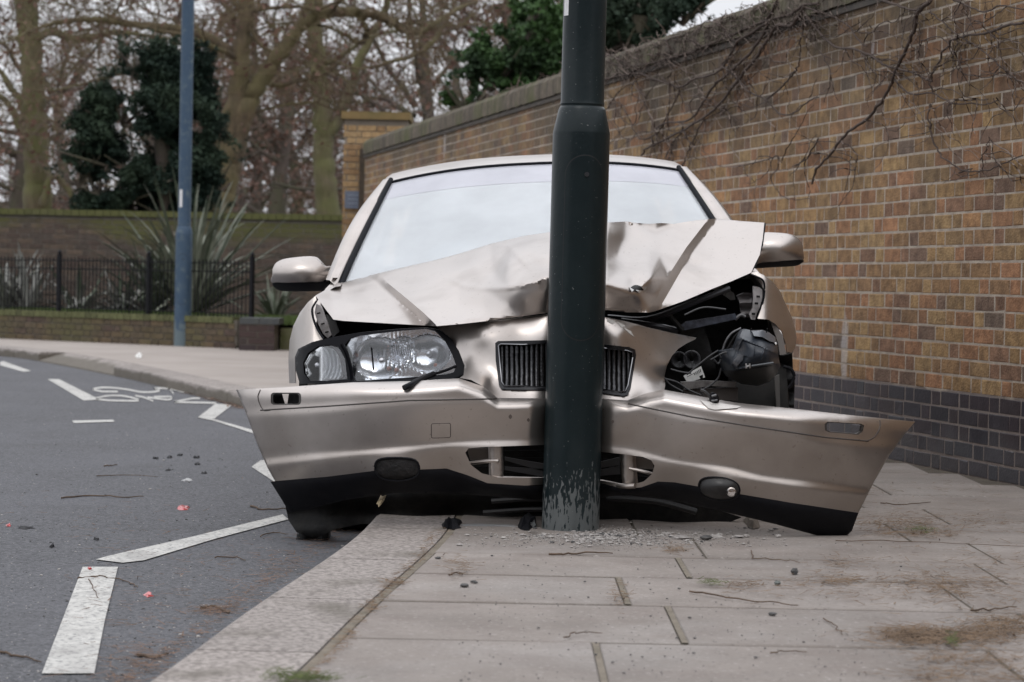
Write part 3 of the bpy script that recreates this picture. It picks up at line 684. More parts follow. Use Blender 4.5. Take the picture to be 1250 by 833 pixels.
# ---- lamp posts
def post_profile(h): return [(.099,-.02),(.0975,.02),(.0968,1.34),(.0965,1.345),(.080,1.42),(.0755,1.43),(.0735,1.432),(.0735,1.436),(.0755,1.44),(.0735,1.45),(.070,h)]
def lamp_post(base, H, m, label, lean=0.0, near=True, sc_=1.0):
    t = thing('lamp_post', label, 'lamp post', tuple(base), None)
    pr = [(r*sc_, z) for r, z in post_profile(H)]
    ex = [pr[0]]
    for a, b in zip(pr, pr[1:]):
        if b[1]-a[1] > .6: ex += [(a[0]+(b[0]-a[0])*k/20, a[1]+(b[1]-a[1])*k/20) for k in range(1, 20)]
        ex.append(b)
    T = Matrix.Rotation(lean, 3, 'Y')
    def place(mb):
        mb.v = [v @ np.array(T).T+np.array(base) for v in mb.v]; return mb
    place(MB().lathe(ex, 64)).build('post_shaft', m, t, True, 30)
    def curved(name, a0, a1, z0, z1, r, th, mm, rad=None):
        na, nz_ = 22, 60; rows = []
        for j in range(nz_+1):
            q_ = .5-.5*math.cos(PI*j/nz_); z = z0+(z1-z0)*(.5-.5*math.cos(PI*q_)); row = []
            rr = (a1-a0)/2*r if rad is None else rad
            dz = min(z-z0, z1-z); w = 1.0
            if dz < rr: w = 1-(1-math.sqrt(max(0, 1-(1-dz/rr)**2)))*(rr/((a1-a0)/2*r))
            for i in range(na+1):
                a = (a0+a1)/2+(a1-a0)/2*w*(i/na*2-1); row.append((r*math.cos(a), r*math.sin(a), z))
            rows.append(row)
        Pg = np.array(rows); Q = Pg*np.array([(r-th)/r, (r-th)/r, 1]); k = Pg.shape[1]*Pg.shape[0]; mb = MB()
        mb.grid(Pg); mb.grid(Q); a_, b_ = Pg.shape[:2]
        for i in range(a_-1):
            for j in (0, b_-1): mb.f.append((i*b_+j, (i+1)*b_+j, k+(i+1)*b_+j, k+i*b_+j))
        return place(mb).build(name, mm, t, True, 30)
    a = R(-90+ (8 if near else 0))
    z0, z1 = (.645,1.262) if near else (.5,1.1)
    curved('door_gap', a-.72, a+.72, z0-.004, z1+.004, .0977*sc_, .004, mat('door_gap_dark', (.006,.008,.009), .6))
    curved('access_door', a-.69, a+.69, z0, z1, .0990*sc_, .004, m)
    bx, by = .0985*sc_*math.cos(a+.06), .0985*sc_*math.sin(a+.06)
    mb = MB(); mb.lathe([(0,-.004),(.008,-.004),(.008,.001),(.004,.001),(.004,-.001),(0,-.001)], 16, (bx, by, z1-.062), 'y', caps=False); place(mb).build('door_lock', mat('lock_bolt', (.05,.05,.055), .4, .7), t)
    # lantern arm and head above the picture
    mb = MB().tube([(0,0,H-.02),(0,-.02,H+.5),(0,-.25,H+.85),(0,-.8,H+1.0)], .04, 12); place(mb).build('lamp_arm', m, t)
    mb = MB().lathe([(0,-.08),(.12,-.07),(.16,0),(.13,.07),(0,.1)], 20, (0,-1.1,H+1.0), caps=False); place(mb).build('lamp_head', mat('lamp_head_grey', (.3,.3,.31), .5), t)
    return t, place
PGREEN = mat('dark_green_post_paint', (.0075,.0135,.0155), .30, c2=(.011,.018,.020), scale=6, coat=.0, bump=.06, bscale=60, spec=.22)
overlay(PGREEN, (.17,.18,.18), 95, .90, .93, zlo=.42, zhi=.04, amount=.7, stretch=(1,1,.3), detail=6)
overlay(PGREEN, (.04,.04,.038), 22, .85, 1.15, zlo=.14, zhi=-.05, amount=.6, stretch=(1,1,.5))
overlay(PGREEN, (.03,.038,.04), 5, .5, .75, amount=.5, stretch=(1,1,.3))
overlay(PGREEN, (.25,.26,.26), 150, .765, .78, amount=.7, detail=1)
PB = G(696.5,646.5)
PB = np.array([PB[0], PB[1]+.03, 0]); PLEAN = R(.42)
near_post, nplace = lamp_post(PB, 6.2, PGREEN, 'dark green steel lamp post that the crashed car has wrapped around', PLEAN)
PBLUE = mat('slate_blue_post_paint', (.040,.072,.118), .5, spec=.3, c2=(.05,.085,.13), scale=5)
overlay(PBLUE, (.16,.2,.2), 14, .55, .75, zlo=.35, zhi=0, amount=.6)
far_b = G(222.5,422.5)
far_post, fplace = lamp_post(np.array([far_b[0], far_b[1], 0]), 6.2, PBLUE, 'distant slate blue lamp post on the pavement by the black railings', 0, False, 1.04)
def decal(place, parent, z0, z1, a0, a1, r, m, name='sticker'):
    rows = [[(r*math.cos(a), r*math.sin(a), z) for a in np.linspace(a0, a1, 8)] for z in (z0, z1)]
    return place(MB().grid(np.array(rows))).build(name, m, parent, True)
STK = mat('white_sticker', (.72,.72,.72), .5, c2=(.6,.6,.6), scale=60)
decal(nplace, near_post, 1.735, 1.93, R(-163), R(-140), .0737, STK)
decal(fplace, far_post, 1.66, 1.87, R(-135), R(-105), .0768, STK)
# soft dent marks where the car's panels touched: small raised weld plate with rivet marks below the lock
# ================================================================== CLIMBER on the big wall
STEM = mat('bare_vine_stem', (.05,.034,.027), .9, c2=(.085,.06,.048), scale=9)
STEM2 = mat('pale_vine_twig', (.20,.155,.13), .9, c2=(.10,.072,.058), scale=9)
vb = onwall(870,100)
vine = thing('climbing_vine', 'leafless woody creeper sprawling over the top of the brick wall', 'climber', tuple(vb))
z1 = lambda x, y: (730+x*270/1022, y*220/833)
z2 = lambda x, y: (980+x*270/1022, y*220/833)
stems = [([z1(*p) for p in ((835,0),(770,110),(650,190),(590,290),(530,330),(450,345),(385,380),(330,365),(250,340),(180,320),(60,345),(0,355))], 2.0),
 ([z1(*p) for p in ((960,30),(900,120),(830,120),(760,230),(680,330),(570,470),(500,530),(400,590),(300,640),(230,680),(205,712))], 2.6),
 ([z1(*p) for p in ((800,90),(730,220),(640,310),(540,400),(480,490),(420,560),(330,570),(270,600))], 2.4),
 ([z1(*p) for p in ((1022,20),(960,25),(880,70),(780,100),(560,190),(420,240),(250,290),(100,300),(0,260))], 1.8),
 ([z1(*p) for p in ((570,300),(640,350),(700,420),(780,460),(850,520),(920,500),(990,440),(1022,430))], 1.5),
 ([z1(*p) for p in ((780,460),(850,400),(900,340),(935,280),(940,180),(960,60))], 1.5),
 ([z1(*p) for p in ((500,530),(440,660),(400,750))], 1.2), ([z1(*p) for p in ((400,590),(350,660),(320,720))], 1.2),
 ([z1(*p) for p in ((380,420),(330,520),(280,610),(200,640),(150,560),(100,480),(20,520))], 1.2),
 ([z1(*p) for p in ((660,770),(760,740),(830,720),(850,745))], 1.1), ([z1(*p) for p in ((1022,640),(960,740),(900,770))], 1.2),
 ([z2(*p) for p in ((600,0),(540,60),(500,180),(440,300),(400,400),(320,520),(200,610),(130,700),(70,760),(45,833))], 3.0),
 ([z2(*p) for p in ((0,30),(70,50),(190,100),(270,200),(300,225)) ], 1.6),
 ([z2(*p) for p in ((0,50),(60,130),(150,215),(240,235),(330,280),(400,325),(490,345),(560,370),(600,390))], 2.2),
 ([z2(*p) for p in ((370,0),(440,25),(520,45),(590,10))], 2.2),
 ([z2(*p) for p in ((1022,105),(940,110),(860,140),(760,150),(690,180),(640,270),(600,340),(600,420))], 2.2),
 ([z2(*p) for p in ((420,370),(500,430),(600,425),(700,465),(790,460),(850,460),(910,450))], 1.5),
 ([z2(*p) for p in ((600,60),(690,140),(770,200),(830,230),(900,290),(960,350),(1022,385))], 1.3),
 ([z2(*p) for p in ((860,140),(905,190),(920,260),(935,330))], 1.0),
 ([z2(*p) for p in ((590,480),(600,600),(640,700),(720,760),(780,775),(850,765),(920,740),(1022,700))], 1.5),
 ([z2(*p) for p in ((730,800),(790,775)) ], 1.3),([z2(*p) for p in ((820,740),(850,700),(870,640))], 1.0),
 ([z2(*p) for p in ((700,0),(760,20),(840,50),(920,30),(1022,40))], 1.6),
 ([z2(*p) for p in ((160,700),(240,740),(245,800))], .7),([z2(*p) for p in ((520,45),(545,130),(540,250),(560,330))], 1.1),
 ([z2(*p) for p in ((550,190),(640,180),(700,240),(740,320),(735,380))], 1.0),
 ([z2(*p) for p in ((80,240),(120,300),(130,380),(100,480))], 1.0),
 ([z1(*p) for p in ((40,250),(150,310),(190,400),(240,520),(290,640))], 1.1),
 ([z1(*p) for p in ((540,90),(600,150),(650,190))], 1.6), ([z1(*p) for p in ((420,180),(480,210),(520,215))], 1.4)]
for pts, w in stems:
    Q = np.array([onwall(x, y, .03) for x, y in pts]); C_ = cr(Q, 6)
    C_[:, 2] += np.cumsum(rng.normal(0, .002, len(C_))); C_[:, 0] -= abs(rng.normal(0, .006, len(C_)))
    dep = C_[len(C_)//2][1]; r = w/FPX*dep*.85
    rr = r*np.linspace(1.0, .6, len(C_)) if True else r
    MB().tube(C_, rr, 6).build('stem', STEM, vine, True, 80)
tw = MB(); tw2 = MB(); allp = []
for pts, w in stems:
    Q = cr(np.array(pts), 8); allp += [tuple(q) for q in Q]
def twig(x, y, ang, n, w, mb):
    P = []; 
    for k in range(n):
        q = onwall(x, y, .02+abs(rnd.gauss(0, .018))); P.append(q)
        if q[2] > 2.5: break
        ang += rnd.gauss(0, .33)+.06*math.cos(ang); x += math.cos(ang)*5; y += math.sin(ang)*5
    if len(P) > 2:
        P = np.array(P); mb.tube(P, w/FPX*P[0][1]*np.linspace(.55, .25, len(P)), 3, False)
for k in range(300):
    x, y = rnd.choice(allp)
    if y > 230: continue
    twig(x, y, rnd.uniform(0, 2*PI) if rnd.random() < .4 else rnd.gauss(1.4, .7), rnd.randrange(5, 24), rnd.uniform(.9, 1.9), tw if rnd.random() < .6 else tw2)
for k in range(420):       # mat of fine growth along the coping
    x = rnd.uniform(742, 1000) if rnd.random() < .75 else rnd.uniform(742, 1250); yt = np.interp(x, [450,740,920], [170,66,0])
    y = yt+rnd.uniform(0, 30) if x < 935 else rnd.uniform(-5, 40)
    if y < -6: continue
    twig(x, y, rnd.gauss(1.2, 1.1), rnd.randrange(3, 11), rnd.uniform(.7, 1.3), tw if rnd.random() < .5 else tw2)
for k in range(260):       # tufts poking above the coping
    s = rnd.uniform(0, 1)**.8*9; Yq = 13.6+s; p = np.array([WA-WB*Yq, Yq])-wn_*rnd.uniform(-.02,.3)
    P = [np.array([p[0], p[1], 2.49])]; d = np.array([rnd.gauss(0,.4), rnd.gauss(0,.4), rnd.uniform(.0,.6)])
    for j in range(5): P.append(P[-1]+d*.022); d = d+rng.normal(0, .35, 3)-np.array([0,0,.12])
    tw2.tube(np.array(P), .0025, 3, False)
tag(tw.build('fine_twigs', STEM, vine, False, normals=False), kind='stuff'); tag(tw2.build('pale_twigs', STEM2, vine, False, normals=False), kind='stuff')
# ================================================================== TREES
def bark(name, c1, c2, moss, z0=-5):
    m = mat(name, c1, .95, c2=c2, scale=7, detail=8, bump=1.0, bscale=9, bdist=.05, stretch=(1,1,.22))
    overlay(m, moss, 1.6, .42, .62, amount=.75); return m
BARK1 = bark('olive_bark', (.145,.108,.064), (.06,.046,.032), (.115,.10,.042))
BARK2 = bark('mossy_bark', (.15,.125,.075), (.085,.07,.045), (.12,.125,.045))
BARK3 = bark('grey_brown_bark', (.11,.085,.07), (.07,.055,.048), (.08,.08,.045))
TWIG = mat('reddish_twig', (.115,.082,.068), .95, c2=(.165,.125,.10), scale=.8)
TWIG2 = mat('olive_twig', (.145,.12,.06), .95, c2=(.11,.075,.05), scale=.8)
DEADL = mat('dead_leaf', (.16,.085,.06), .9, c2=(.11,.065,.05), scale=1.1)
def frusta(segs, n):
    """segs: (m,8) p0,p1,r0,r1 -> V,F arrays of open frusta"""
    S = np.asarray(segs); P0, P1, r0, r1 = S[:, :3], S[:, 3:6], S[:, 6], S[:, 7]; T = P1-P0; T /= np.linalg.norm(T, axis=1)[:, None]+1e-9
    up = np.where((abs(T[:, 2]) < .9)[:, None], [[0,0,1.]], [[1.,0,0]]); U = np.cross(T, up); U /= np.linalg.norm(U, axis=1)[:, None]; Vv = np.cross(T, U)
    a = np.arange(n)*2*PI/n; c = np.cos(a)[None, :, None]*U[:, None]+np.sin(a)[None, :, None]*Vv[:, None]
    A = P0[:, None]+r0[:, None, None]*c; B = P1[:, None]+r1[:, None, None]*c
    V = np.concatenate([A, B], 1).reshape(-1, 3); i = np.arange(len(S))[:, None]*2*n; j = np.arange(n)[None]
    F = np.stack([i+j, i+n+j, i+n+(j+1) % n, i+(j+1) % n], -1).reshape(-1, 4)
    return V, F
def quads(C, size, r_, flat=.0):
    n = len(C); a = r_.normal(size=(n, 3)); a /= np.linalg.norm(a, axis=1)[:, None]; b = r_.normal(size=(n, 3)); b -= (a*b).sum(1)[:, None]*a; b /= np.linalg.norm(b, axis=1)[:, None]
    s = (size*r_.uniform(.6, 1.4, n))[:, None]; w = s*r_.uniform(.4, .8, n)[:, None]
    V = np.stack([C-a*s, C+b*w*.9, C+a*s, C-b*w], 1).reshape(-1, 3); F = np.arange(n*4).reshape(n, 4); return V, F
def ramify(start, r_, levels, sky_up=.10, droop=0.0):
    """start: list of (point, dir, radius, length, level). returns segs per level"""
    segs = {k: [] for k in range(8)}; ends = []
    st = list(start)
    while st:
        p, d, r, l_, lv = st.pop(); ns, nch, chr_, lenr = levels[lv]; step = l_/ns
        for k in range(ns):
            d = d+r_.normal(0, .20, 3); d[2] += (sky_up if lv < 2 else -droop); d /= np.linalg.norm(d)
            q = p+d*step; r2 = r*(1-.6*(k+1)/ns) if k < ns-1 or True else r*.4
            ra = r*(1-.6*k/ns); segs[lv].append((*p, *q, ra, r2)); p = q
            if lv+1 < len(levels):
                c = r_.poisson(nch/ns) if k or lv else 0
                for _ in range(c):
                    nd = r_.normal(size=3); nd -= (nd@d)*d; nd /= np.linalg.norm(nd)+1e-9; an = r_.uniform(.5, 1.15)
                    dd_ = d*math.cos(an)+nd*math.sin(an); st.append((p.copy(), dd_, max(ra*chr_*r_.uniform(.7, 1.1), .004), l_*lenr*r_.uniform(.6, 1.3)*(1-.35*k/ns), lv+1))
            if lv+1 == len(levels): ends.append(p)
    return segs, np.array(ends) if ends else np.zeros((0, 3))
def tree(name, label, trunks, base, limbs, levels, seed, bk, tw_, leaf=0, leafsize=.05, group='bare winter trees beyond the garden wall', up=.1, droop=.02, minr=.0065):
    """trunks: polylines (N,3) with radii; limbs: (point, dir, radius, length)"""
    r_ = np.random.default_rng(seed); t = thing(name, label, 'tree', tuple(base), group); mb = MB()
    st = []
    for P, rad in trunks:
        C_ = cr(np.asarray(P, float), 7); rr = np.interp(np.linspace(0, 1, len(C_)), np.linspace(0, 1, len(rad)), rad)
        C_[1:-1, :2] += r_.normal(0, .02, (len(C_)-2, 2)); rr = rr*(1+r_.normal(0, .04, len(C_)))
        n = 14; a = np.arange(n)*2*PI/n; mb.tube(C_, rr, n)
        for k in range(4, len(C_), 2):
            if rr[k] < .2:
                for _ in range(r_.poisson(.4)):
                    d = r_.normal(size=3); d[2] = abs(d[2])*.4; d /= np.linalg.norm(d); st.append((C_[k], d, rr[k]*r_.uniform(.15, .35), r_.uniform(1.6, 3.6), 0))
        e_ = C_[-1]-C_[-4]; e_ /= np.linalg.norm(e_); st.append((C_[-1], e_, rr[-1]*.9, 2.5, 0))
    mb.build('trunk', bk, t, True, 80)
    for p, d, r, l_ in limbs: d = np.array(d, float); st.append((np.array(p, float), d/np.linalg.norm(d), r, l_, 0))
    segs, ends = ramify(st, r_, levels, up, droop)
    big = [s for k in (0, 1) for s in segs[k]]; fine = [s for k in range(2, 8) for s in segs[k]]
    if big:
        V, F = frusta([(*s[:6], max(s[6], minr), max(s[7], minr*.9)) for s in big], 6); tag(mesh_obj('limbs', V, F, tw_ if bk is None else bk, t), kind='stuff')
    if fine:
        V, F = frusta([(*s[:6], max(s[6], minr), max(s[7], minr*.8)) for s in fine], 3); tag(mesh_obj('crown', V, F, tw_, t, False), kind='stuff')
    if leaf and len(ends):
        k = r_.choice(len(ends), min(leaf, len(ends)*3)); C_ = ends[k]+r_.normal(0, .09, (len(k), 3)); V, F = quads(C_, leafsize, r_)
        tag(mesh_obj('dead_leaves', V, F, DEADL, t, False), kind='stuff')
    return t
def T3(pts, Y): return [W(x, y, Y+(d if True else 0)) for x, y, *dd in pts for d in [dd[0] if dd else 0]]
LV = [(7,7,.5,.62),(6,4.5,.5,.6),(5,3,.55,.55),(4,0,0,0)]
LVb = [(6,5.5,.5,.62),(5,4,.5,.6),(4,3.4,.6,.6),(3,0,0,0)]
# main twin-stemmed tree
Y1 = 42.0; s_ = Y1/3000
b1 = T3([(262,350)], Y1)[0]
tA = T3([(258,370),(264,262),(272,215),(284,150),(293,90),(298,40),(302,-20),(306,-120)], Y1)
tB = T3([(278,215),(286,180),(303,128),(325,90),(347,58),(383,20),(432,15),(470,22),(505,40),(545,20,1),(590,-5,2)], Y1)
tC = T3([(292,72),(258,48),(220,36),(180,32),(147,28),(110,24),(60,30),(10,50,-1)], Y1)
tD = T3([(255,50),(238,62),(210,70),(170,85),(130,95),(90,105,-1)], Y1)
tE = T3([(383,20),(400,-30),(410,-90)], Y1)
tF = T3([(440,17),(447,40),(440,52),(420,42)], Y1)
tG = T3([(545,25),(520,60,-.5),(480,75,-1),(440,85,-1.2)], Y1)
tree('oak_tree', 'large forked olive-barked tree whose limb arches over toward the tall wall', [(tA, [.36,.30,.25,.20,.165,.15,.14,.11]), (tB, [.19,.19,.165,.14,.125,.11,.085,.08,.07,.05,.03]),
     (tC, [.09,.085,.075,.065,.06,.05,.035,.02]), (tD, [.06,.05,.04,.03,.02]), (tE, [.09,.06,.04]), (tF, [.06,.055,.05,.035]), (tG, [.04,.04,.03,.02])], b1, [], LV, 3, BARK1, TWIG2, 2500, .05, up=.03, droop=.05)
# left tree
Y2 = 46.0
tree('oak_tree', 'upright mossy tree trunk at the far left behind the garden wall', [(T3([(44,370),(46,262),(46,200),(44,147),(38,80),(32,20),(28,-60),(26,-160)], Y2), [.34,.27,.235,.225,.215,.20,.19,.15]),
     (T3([(52,250),(66,215),(85,235)], Y2-.4), [.08,.06,.05]), (T3([(38,150),(22,120),(8,100),(-20,60)], Y2), [.09,.07,.06,.04]), (T3([(36,60),(60,40),(95,48),(140,40),(190,45)], Y2), [.09,.08,.07,.05,.03]),
     (T3([(46,210),(30,170),(12,130),(-8,112)], Y2-.6), [.07,.07,.06,.05])],
     W(44,370,Y2), [], LV, 5, BARK2, TWIG, 2200, .05, up=.04, droop=.03)
# slim mossy trunk left of the pier
Y3 = 50.0
tree('oak_tree', 'slender green-mossed tree trunk just left of the brick pier', [(T3([(402,380),(400,262),(396,200),(394,140),(388,80),(380,10),(376,-80)], Y3), [.30,.26,.22,.20,.18,.15,.12]), (T3([(396,180),(420,130),(440,70),(470,10),(480,-60)], Y3), [.12,.11,.09,.07,.05])],
     W(402,380,Y3), [], LV, 8, BARK2, TWIG, 2500, .05, up=.05, droop=.03)
specs = [(300,74,.22,'slim leaning distant tree in the gap under the forked tree limb'),(372,84,.24,'pale distant tree between the forked tree and the slender mossy trunk'),(150,64,.30,'dark slim tree trunk seen through the branches left of the blue lamp post'),(205,78,.28,'thin distant tree directly behind the blue lamp post'),(340,70,.3,'thin grey trunk right of the large forked tree'),
         (480,62,.26,'bare twiggy tree rising over the square brick pier'),(545,80,.3,'distant bare tree over the middle of the tall wall coping'),(96,88,.3,'pale distant tree between the left trunk and the evergreen'),(440,92,.3,'faint far tree left of the pier top'),(10,72,.3,'bare tree cut by the left edge of the photo'),(610,58,.22,'bare tree tangled in front of the ivy-covered tree')]
for i, (px, Yq, r0, lab) in enumerate(specs):
    r_ = np.random.default_rng(100+i); b = W(px, 380, Yq); b[2] = -.1; h = r_.uniform(5.5, 8)
    top = b+np.array([r_.normal(0, .5), 0, h]); mid = (b+top)/2+np.array([r_.normal(0, .25), 0, 0])
    limbs = []
    for k in range(10):
        z = r_.uniform(1.6, h); a = r_.uniform(0, 2*PI); p = b+(top-b)*z/h; limbs.append((p, (math.cos(a), math.sin(a)*.7, r_.uniform(.1, .8)), r0*.3, r_.uniform(2.6, 4.6)))
    tree('bare_tree', lab, [([b, mid, top], [r0, r0*.75, r0*.5])], b, limbs, LVb, 200+i, BARK3, TWIG if i % 3 else TWIG2, 3200, .06, up=.04, droop=.02, minr=.009)
# far woodland, one mass of twigs beyond the single trees
r_ = np.random.default_rng(55); S = []
for k in range(30):
    X = r_.uniform(-34, 9); Yq = r_.uniform(95, 135); h = r_.uniform(4, 11); p = np.array([X, Yq, -.1]); S.append((*p, *(p+[0,0,h]), .22, .12))
    for j in range(45):
        z = r_.uniform(.8, h); q = p+[0,0,z]; d = r_.normal(size=3); d[2] = abs(d[2])*.7; d /= np.linalg.norm(d); e2 = q+d*r_.uniform(1.2, 3.2); S.append((*q, *e2, .035, .015))
        for m_ in range(4): 
            f0 = q+(e2-q)*r_.uniform(.2, 1); d2 = d+r_.normal(0, .6, 3); S.append((*f0, *(f0+d2*r_.uniform(.5, 1.4)), .022, .012))
V, F = frusta(S, 3)
fw = mesh_obj('far_woodland', V, F, mat('hazy_wood', (.17,.135,.13), .95, c2=(.22,.18,.165), scale=.2), None, False); tag(fw, 'pale purple-brown mass of distant bare woodland behind the trees', 'woodland', kind='stuff')
r_ = np.random.default_rng(56); C_ = np.stack([r_.uniform(-34, 8, 9000), r_.uniform(88, 92, 9000), abs(r_.normal(0, 1.3, 9000))+r_.uniform(0,1.8,9000)], 1); V, F = quads(C_, .22, r_)
tag(mesh_obj('undergrowth', V, F, mat('brown_undergrowth', (.14,.11,.095), .95, c2=(.10,.10,.06), scale=.4), None, False), 'brown scrubby undergrowth at the foot of the distant woodland', 'undergrowth', kind='stuff')

# ---- evergreens
def leafcloud(blobs, n, size, seed, rough=.5, thin=-.05):
    r_ = np.random.default_rng(seed); B = np.array(blobs); w = (B[:, 3]*B[:, 4]*B[:, 5])**.67; i = r_.choice(len(B), n, p=w/w.sum())
    d = r_.normal(size=(n, 3)); d /= np.linalg.norm(d, axis=1)[:, None]; rad = r_.uniform(0, 1, n)**.35
    # lumpy surface
    f = np.array([mnoise.noise(Vector(dd*2.2+B[k, :3])) for dd, k in zip(d, i)])
    rad = rad*(1+rough*f*1.8)+.03*r_.normal(size=n); P = B[i, :3]+d*B[i, 3:6]*rad[:, None]
    # thin it into clumps
    g = np.array([mnoise.noise(Vector(p*1.9))+.6*mnoise.noise(Vector(p*4.3)) for p in P]); P = P[g > thin]
    return quads(P, size, r_)
YEW = mat('dark_evergreen_leaf', (.011,.023,.016), .7, spec=.2, c2=(.040,.062,.036), scale=1.3, mixlo=.45, mixhi=.7, detail=3)
IVY = mat('ivy_leaf', (.055,.115,.03), .65, spec=.3, c2=(.018,.038,.015), scale=1.2, detail=4, mixlo=.4, mixhi=.6)
HOL = mat('holly_leaf', (.020,.038,.024), .65, spec=.3, c2=(.035,.055,.032), scale=1.4, detail=3)
def blobs_px(L_, Y): 
    o = []
    for x, y, rx, ry, *d in L_:
        p = W(x, y, Y+(d[0] if d else 0)); s = Y/3000; o.append((*p, rx*s, min(rx, ry)*s*1.1, ry*s))
    return o
def evergreen(name, label, L_, Y, n, size, seed, m, trunk, cat='tree', group=None):
    b = W(trunk[0][0], trunk[0][1], Y); t = thing(name, label, cat, tuple(b), group)
    MB().tube(cr(T3(trunk, Y), 5), .12, 8).build('trunk', BARK3, t, True, 80)
    S = []; r_ = np.random.default_rng(seed)
    B = blobs_px(L_, Y)
    for q in B:
        for k in range(7):
            p = np.array(q[:3]); d = r_.normal(size=3)*np.array(q[3:6])*.6; S.append((*(p-[0,0,.3]), *(p+d), .03, .01))
    V, F = frusta(S, 4); tag(mesh_obj('limbs', V, F, BARK3, t), kind='stuff')
    V, F = leafcloud(B, n, size, seed); tag(mesh_obj('crown', V, F, m, t, False), kind='stuff'); return t
evergreen('yew_tree', 'dark dense evergreen bush-like tree behind the spiky plants and blue lamp post', [(185,90,46,42),(150,130,45,35),(215,130,50,50),(120,170,38,28),(105,190,24,18),(165,190,60,45),(225,190,45,60),(150,225,42,34),(205,245,58,45),(120,215,28,18),(245,110,20,40),(165,262,30,30),(205,60,22,22),(240,70,25,20),(100,150,28,18),(97,205,28,22),(130,250,40,30),(252,165,32,55),(262,215,24,38),(230,255,40,32),(120,120,22,16),(165,75,22,18)], 38.5, 200000, .029, 21, YEW, [(205,330),(203,240),(195,150),(190,90)])
evergreen('ivy_tree', 'green ivy-smothered tree over the wall left of the dark green lamp post', [(640,50,45,38),(600,85,42,30),(570,115,26,17),(670,85,42,34),(655,15,38,32),(690,40,40,42),(630,108,34,24),(600,50,20,20),(556,126,14,9)], 34.0, 55000, .038, 22, IVY, [(640,330),(642,200),(648,80),(655,20)])
evergreen('holly_tree', 'dark glossy evergreen tree over the wall right of the dark green lamp post', [(760,25,48,45),(800,15,40,38),(835,0,34,26),(780,55,42,30),(745,70,40,34),(735,30,30,45),(858,-22,30,18)], 30.0, 55000, .034, 23, HOL, [(770,330),(772,200),(775,80),(780,20)])
# ================================================================== SPIKY PLANTS
PHOR = mat('grey_green_blade', (.25,.26,.20), .5, c2=(.08,.095,.07), scale=2.5)
PHOD = mat('dark_green_blade', (.06,.085,.05), .55, c2=(.10,.11,.075), scale=2.5)
PALE = mat('pale_dried_blade', (.25,.25,.23), .7, c2=(.16,.16,.14), scale=3)
def blade_mesh(L_, w, bend, m, seed):
    r = random.Random(seed); rows = []; p = np.array([0,0,0.]); a = R(90); n = 8
    for k in range(n+1):
        t = k/n; ww = w*(math.sin(min(1, t*2.2+.25)*PI/2))*(1-t**3)+.002
        rows.append([(-ww/2, p[1]-0, p[2]+0), (0, p[1]+ww*.22, p[2]-ww*.05), (ww/2, p[1], p[2])])
        a -= bend/n*(.3+1.4*t); p = p+np.array([0, math.cos(a), math.sin(a)])*L_/n
    P = np.array(rows); mb = MB().grid(P); q = P-np.array([0,.006,.003]); k0 = mb.n; mb.grid(q)
    return mesh_data('leaf', np.concatenate(mb.v), mb.f, m, True, 60)
def spiky(name, label, base, n, L_, w, seed, ms, spread=.95, fallen=.2):
    r_ = random.Random(seed); t = thing(name, label, 'plant', tuple(base)); pool = [blade_mesh(L_*f, w, b, m, i) for i, (f, b, m) in enumerate([(1,.35,ms[0]),(.85,.6,ms[0]),(1.05,.2,ms[1]),(.75,1.1,ms[1]),(.9,.8,ms[0]),(1.0,1.5,ms[2 if len(ms) > 2 else 0])])]
    for k in range(n):
        az = r_.uniform(0, 2*PI); tilt = abs(r_.gauss(0, spread*.55))
        if tilt > 1.25: tilt = 1.25
        q = inst('leaf', pool[5] if r_.random() < fallen*.5 else pool[r_.randrange(5)], (base[0]+.12*math.sin(az)*r_.random(), base[1]+.12*math.cos(az)*r_.random(), base[2]), t)
        q.rotation_euler = (Matrix.Rotation(-az, 3, 'Z') @ Matrix.Rotation(-tilt, 3, 'X')).to_euler(); s = r_.uniform(.8, 1.12); q.scale = (s, s, s)
    return t
def bedp(px, Y): p = W(px, 380, Y); p[2] = bedz; return p
spiky('spiky_plant', 'tallest grey-green sword-leaved plant behind the railings and blue lamp post', bedp(232,33.2), 130, 1.78, .058, 1, [PHOR, PHOD, PHOR], 1.0)
spiky('spiky_plant', 'dark green sword-leaved clump left of the tallest spiky plant', bedp(188,33.4), 60, 1.1, .05, 2, [PHOD, PHOD, PALE], 1.1, .5)
spiky('spiky_plant', 'small arching green spiky plant between the last railing post and the car mirror', bedp(336,32.5), 46, .55, .04, 3, [PHOD, PHOR, PHOD], 1.25, .4)
spiky('spiky_plant', 'pale-leaved spiky plant at the far left behind the railings', bedp(8,36.0-1.2), 46, .95, .07, 4, [PHOR, PALE, PALE], .9, .6)
spiky('spiky_plant', 'clump of pale upright dried blades behind the first railing bay', bedp(36,34.6), 30, .85, .075, 5, [PALE, PALE, PALE], .6, .3)
spiky('spiky_plant', 'low sprawling plant of flopped pale blades behind the middle railing bay', bedp(96,34.4), 34, .75, .06, 6, [PALE, PHOD, PALE], 1.7, .9)
spiky('spiky_plant', 'low sprawling pale-bladed plant just left of the tallest spiky plant', bedp(150,33.9), 34, .7, .055, 7, [PALE, PHOD, PALE], 1.7, .9)
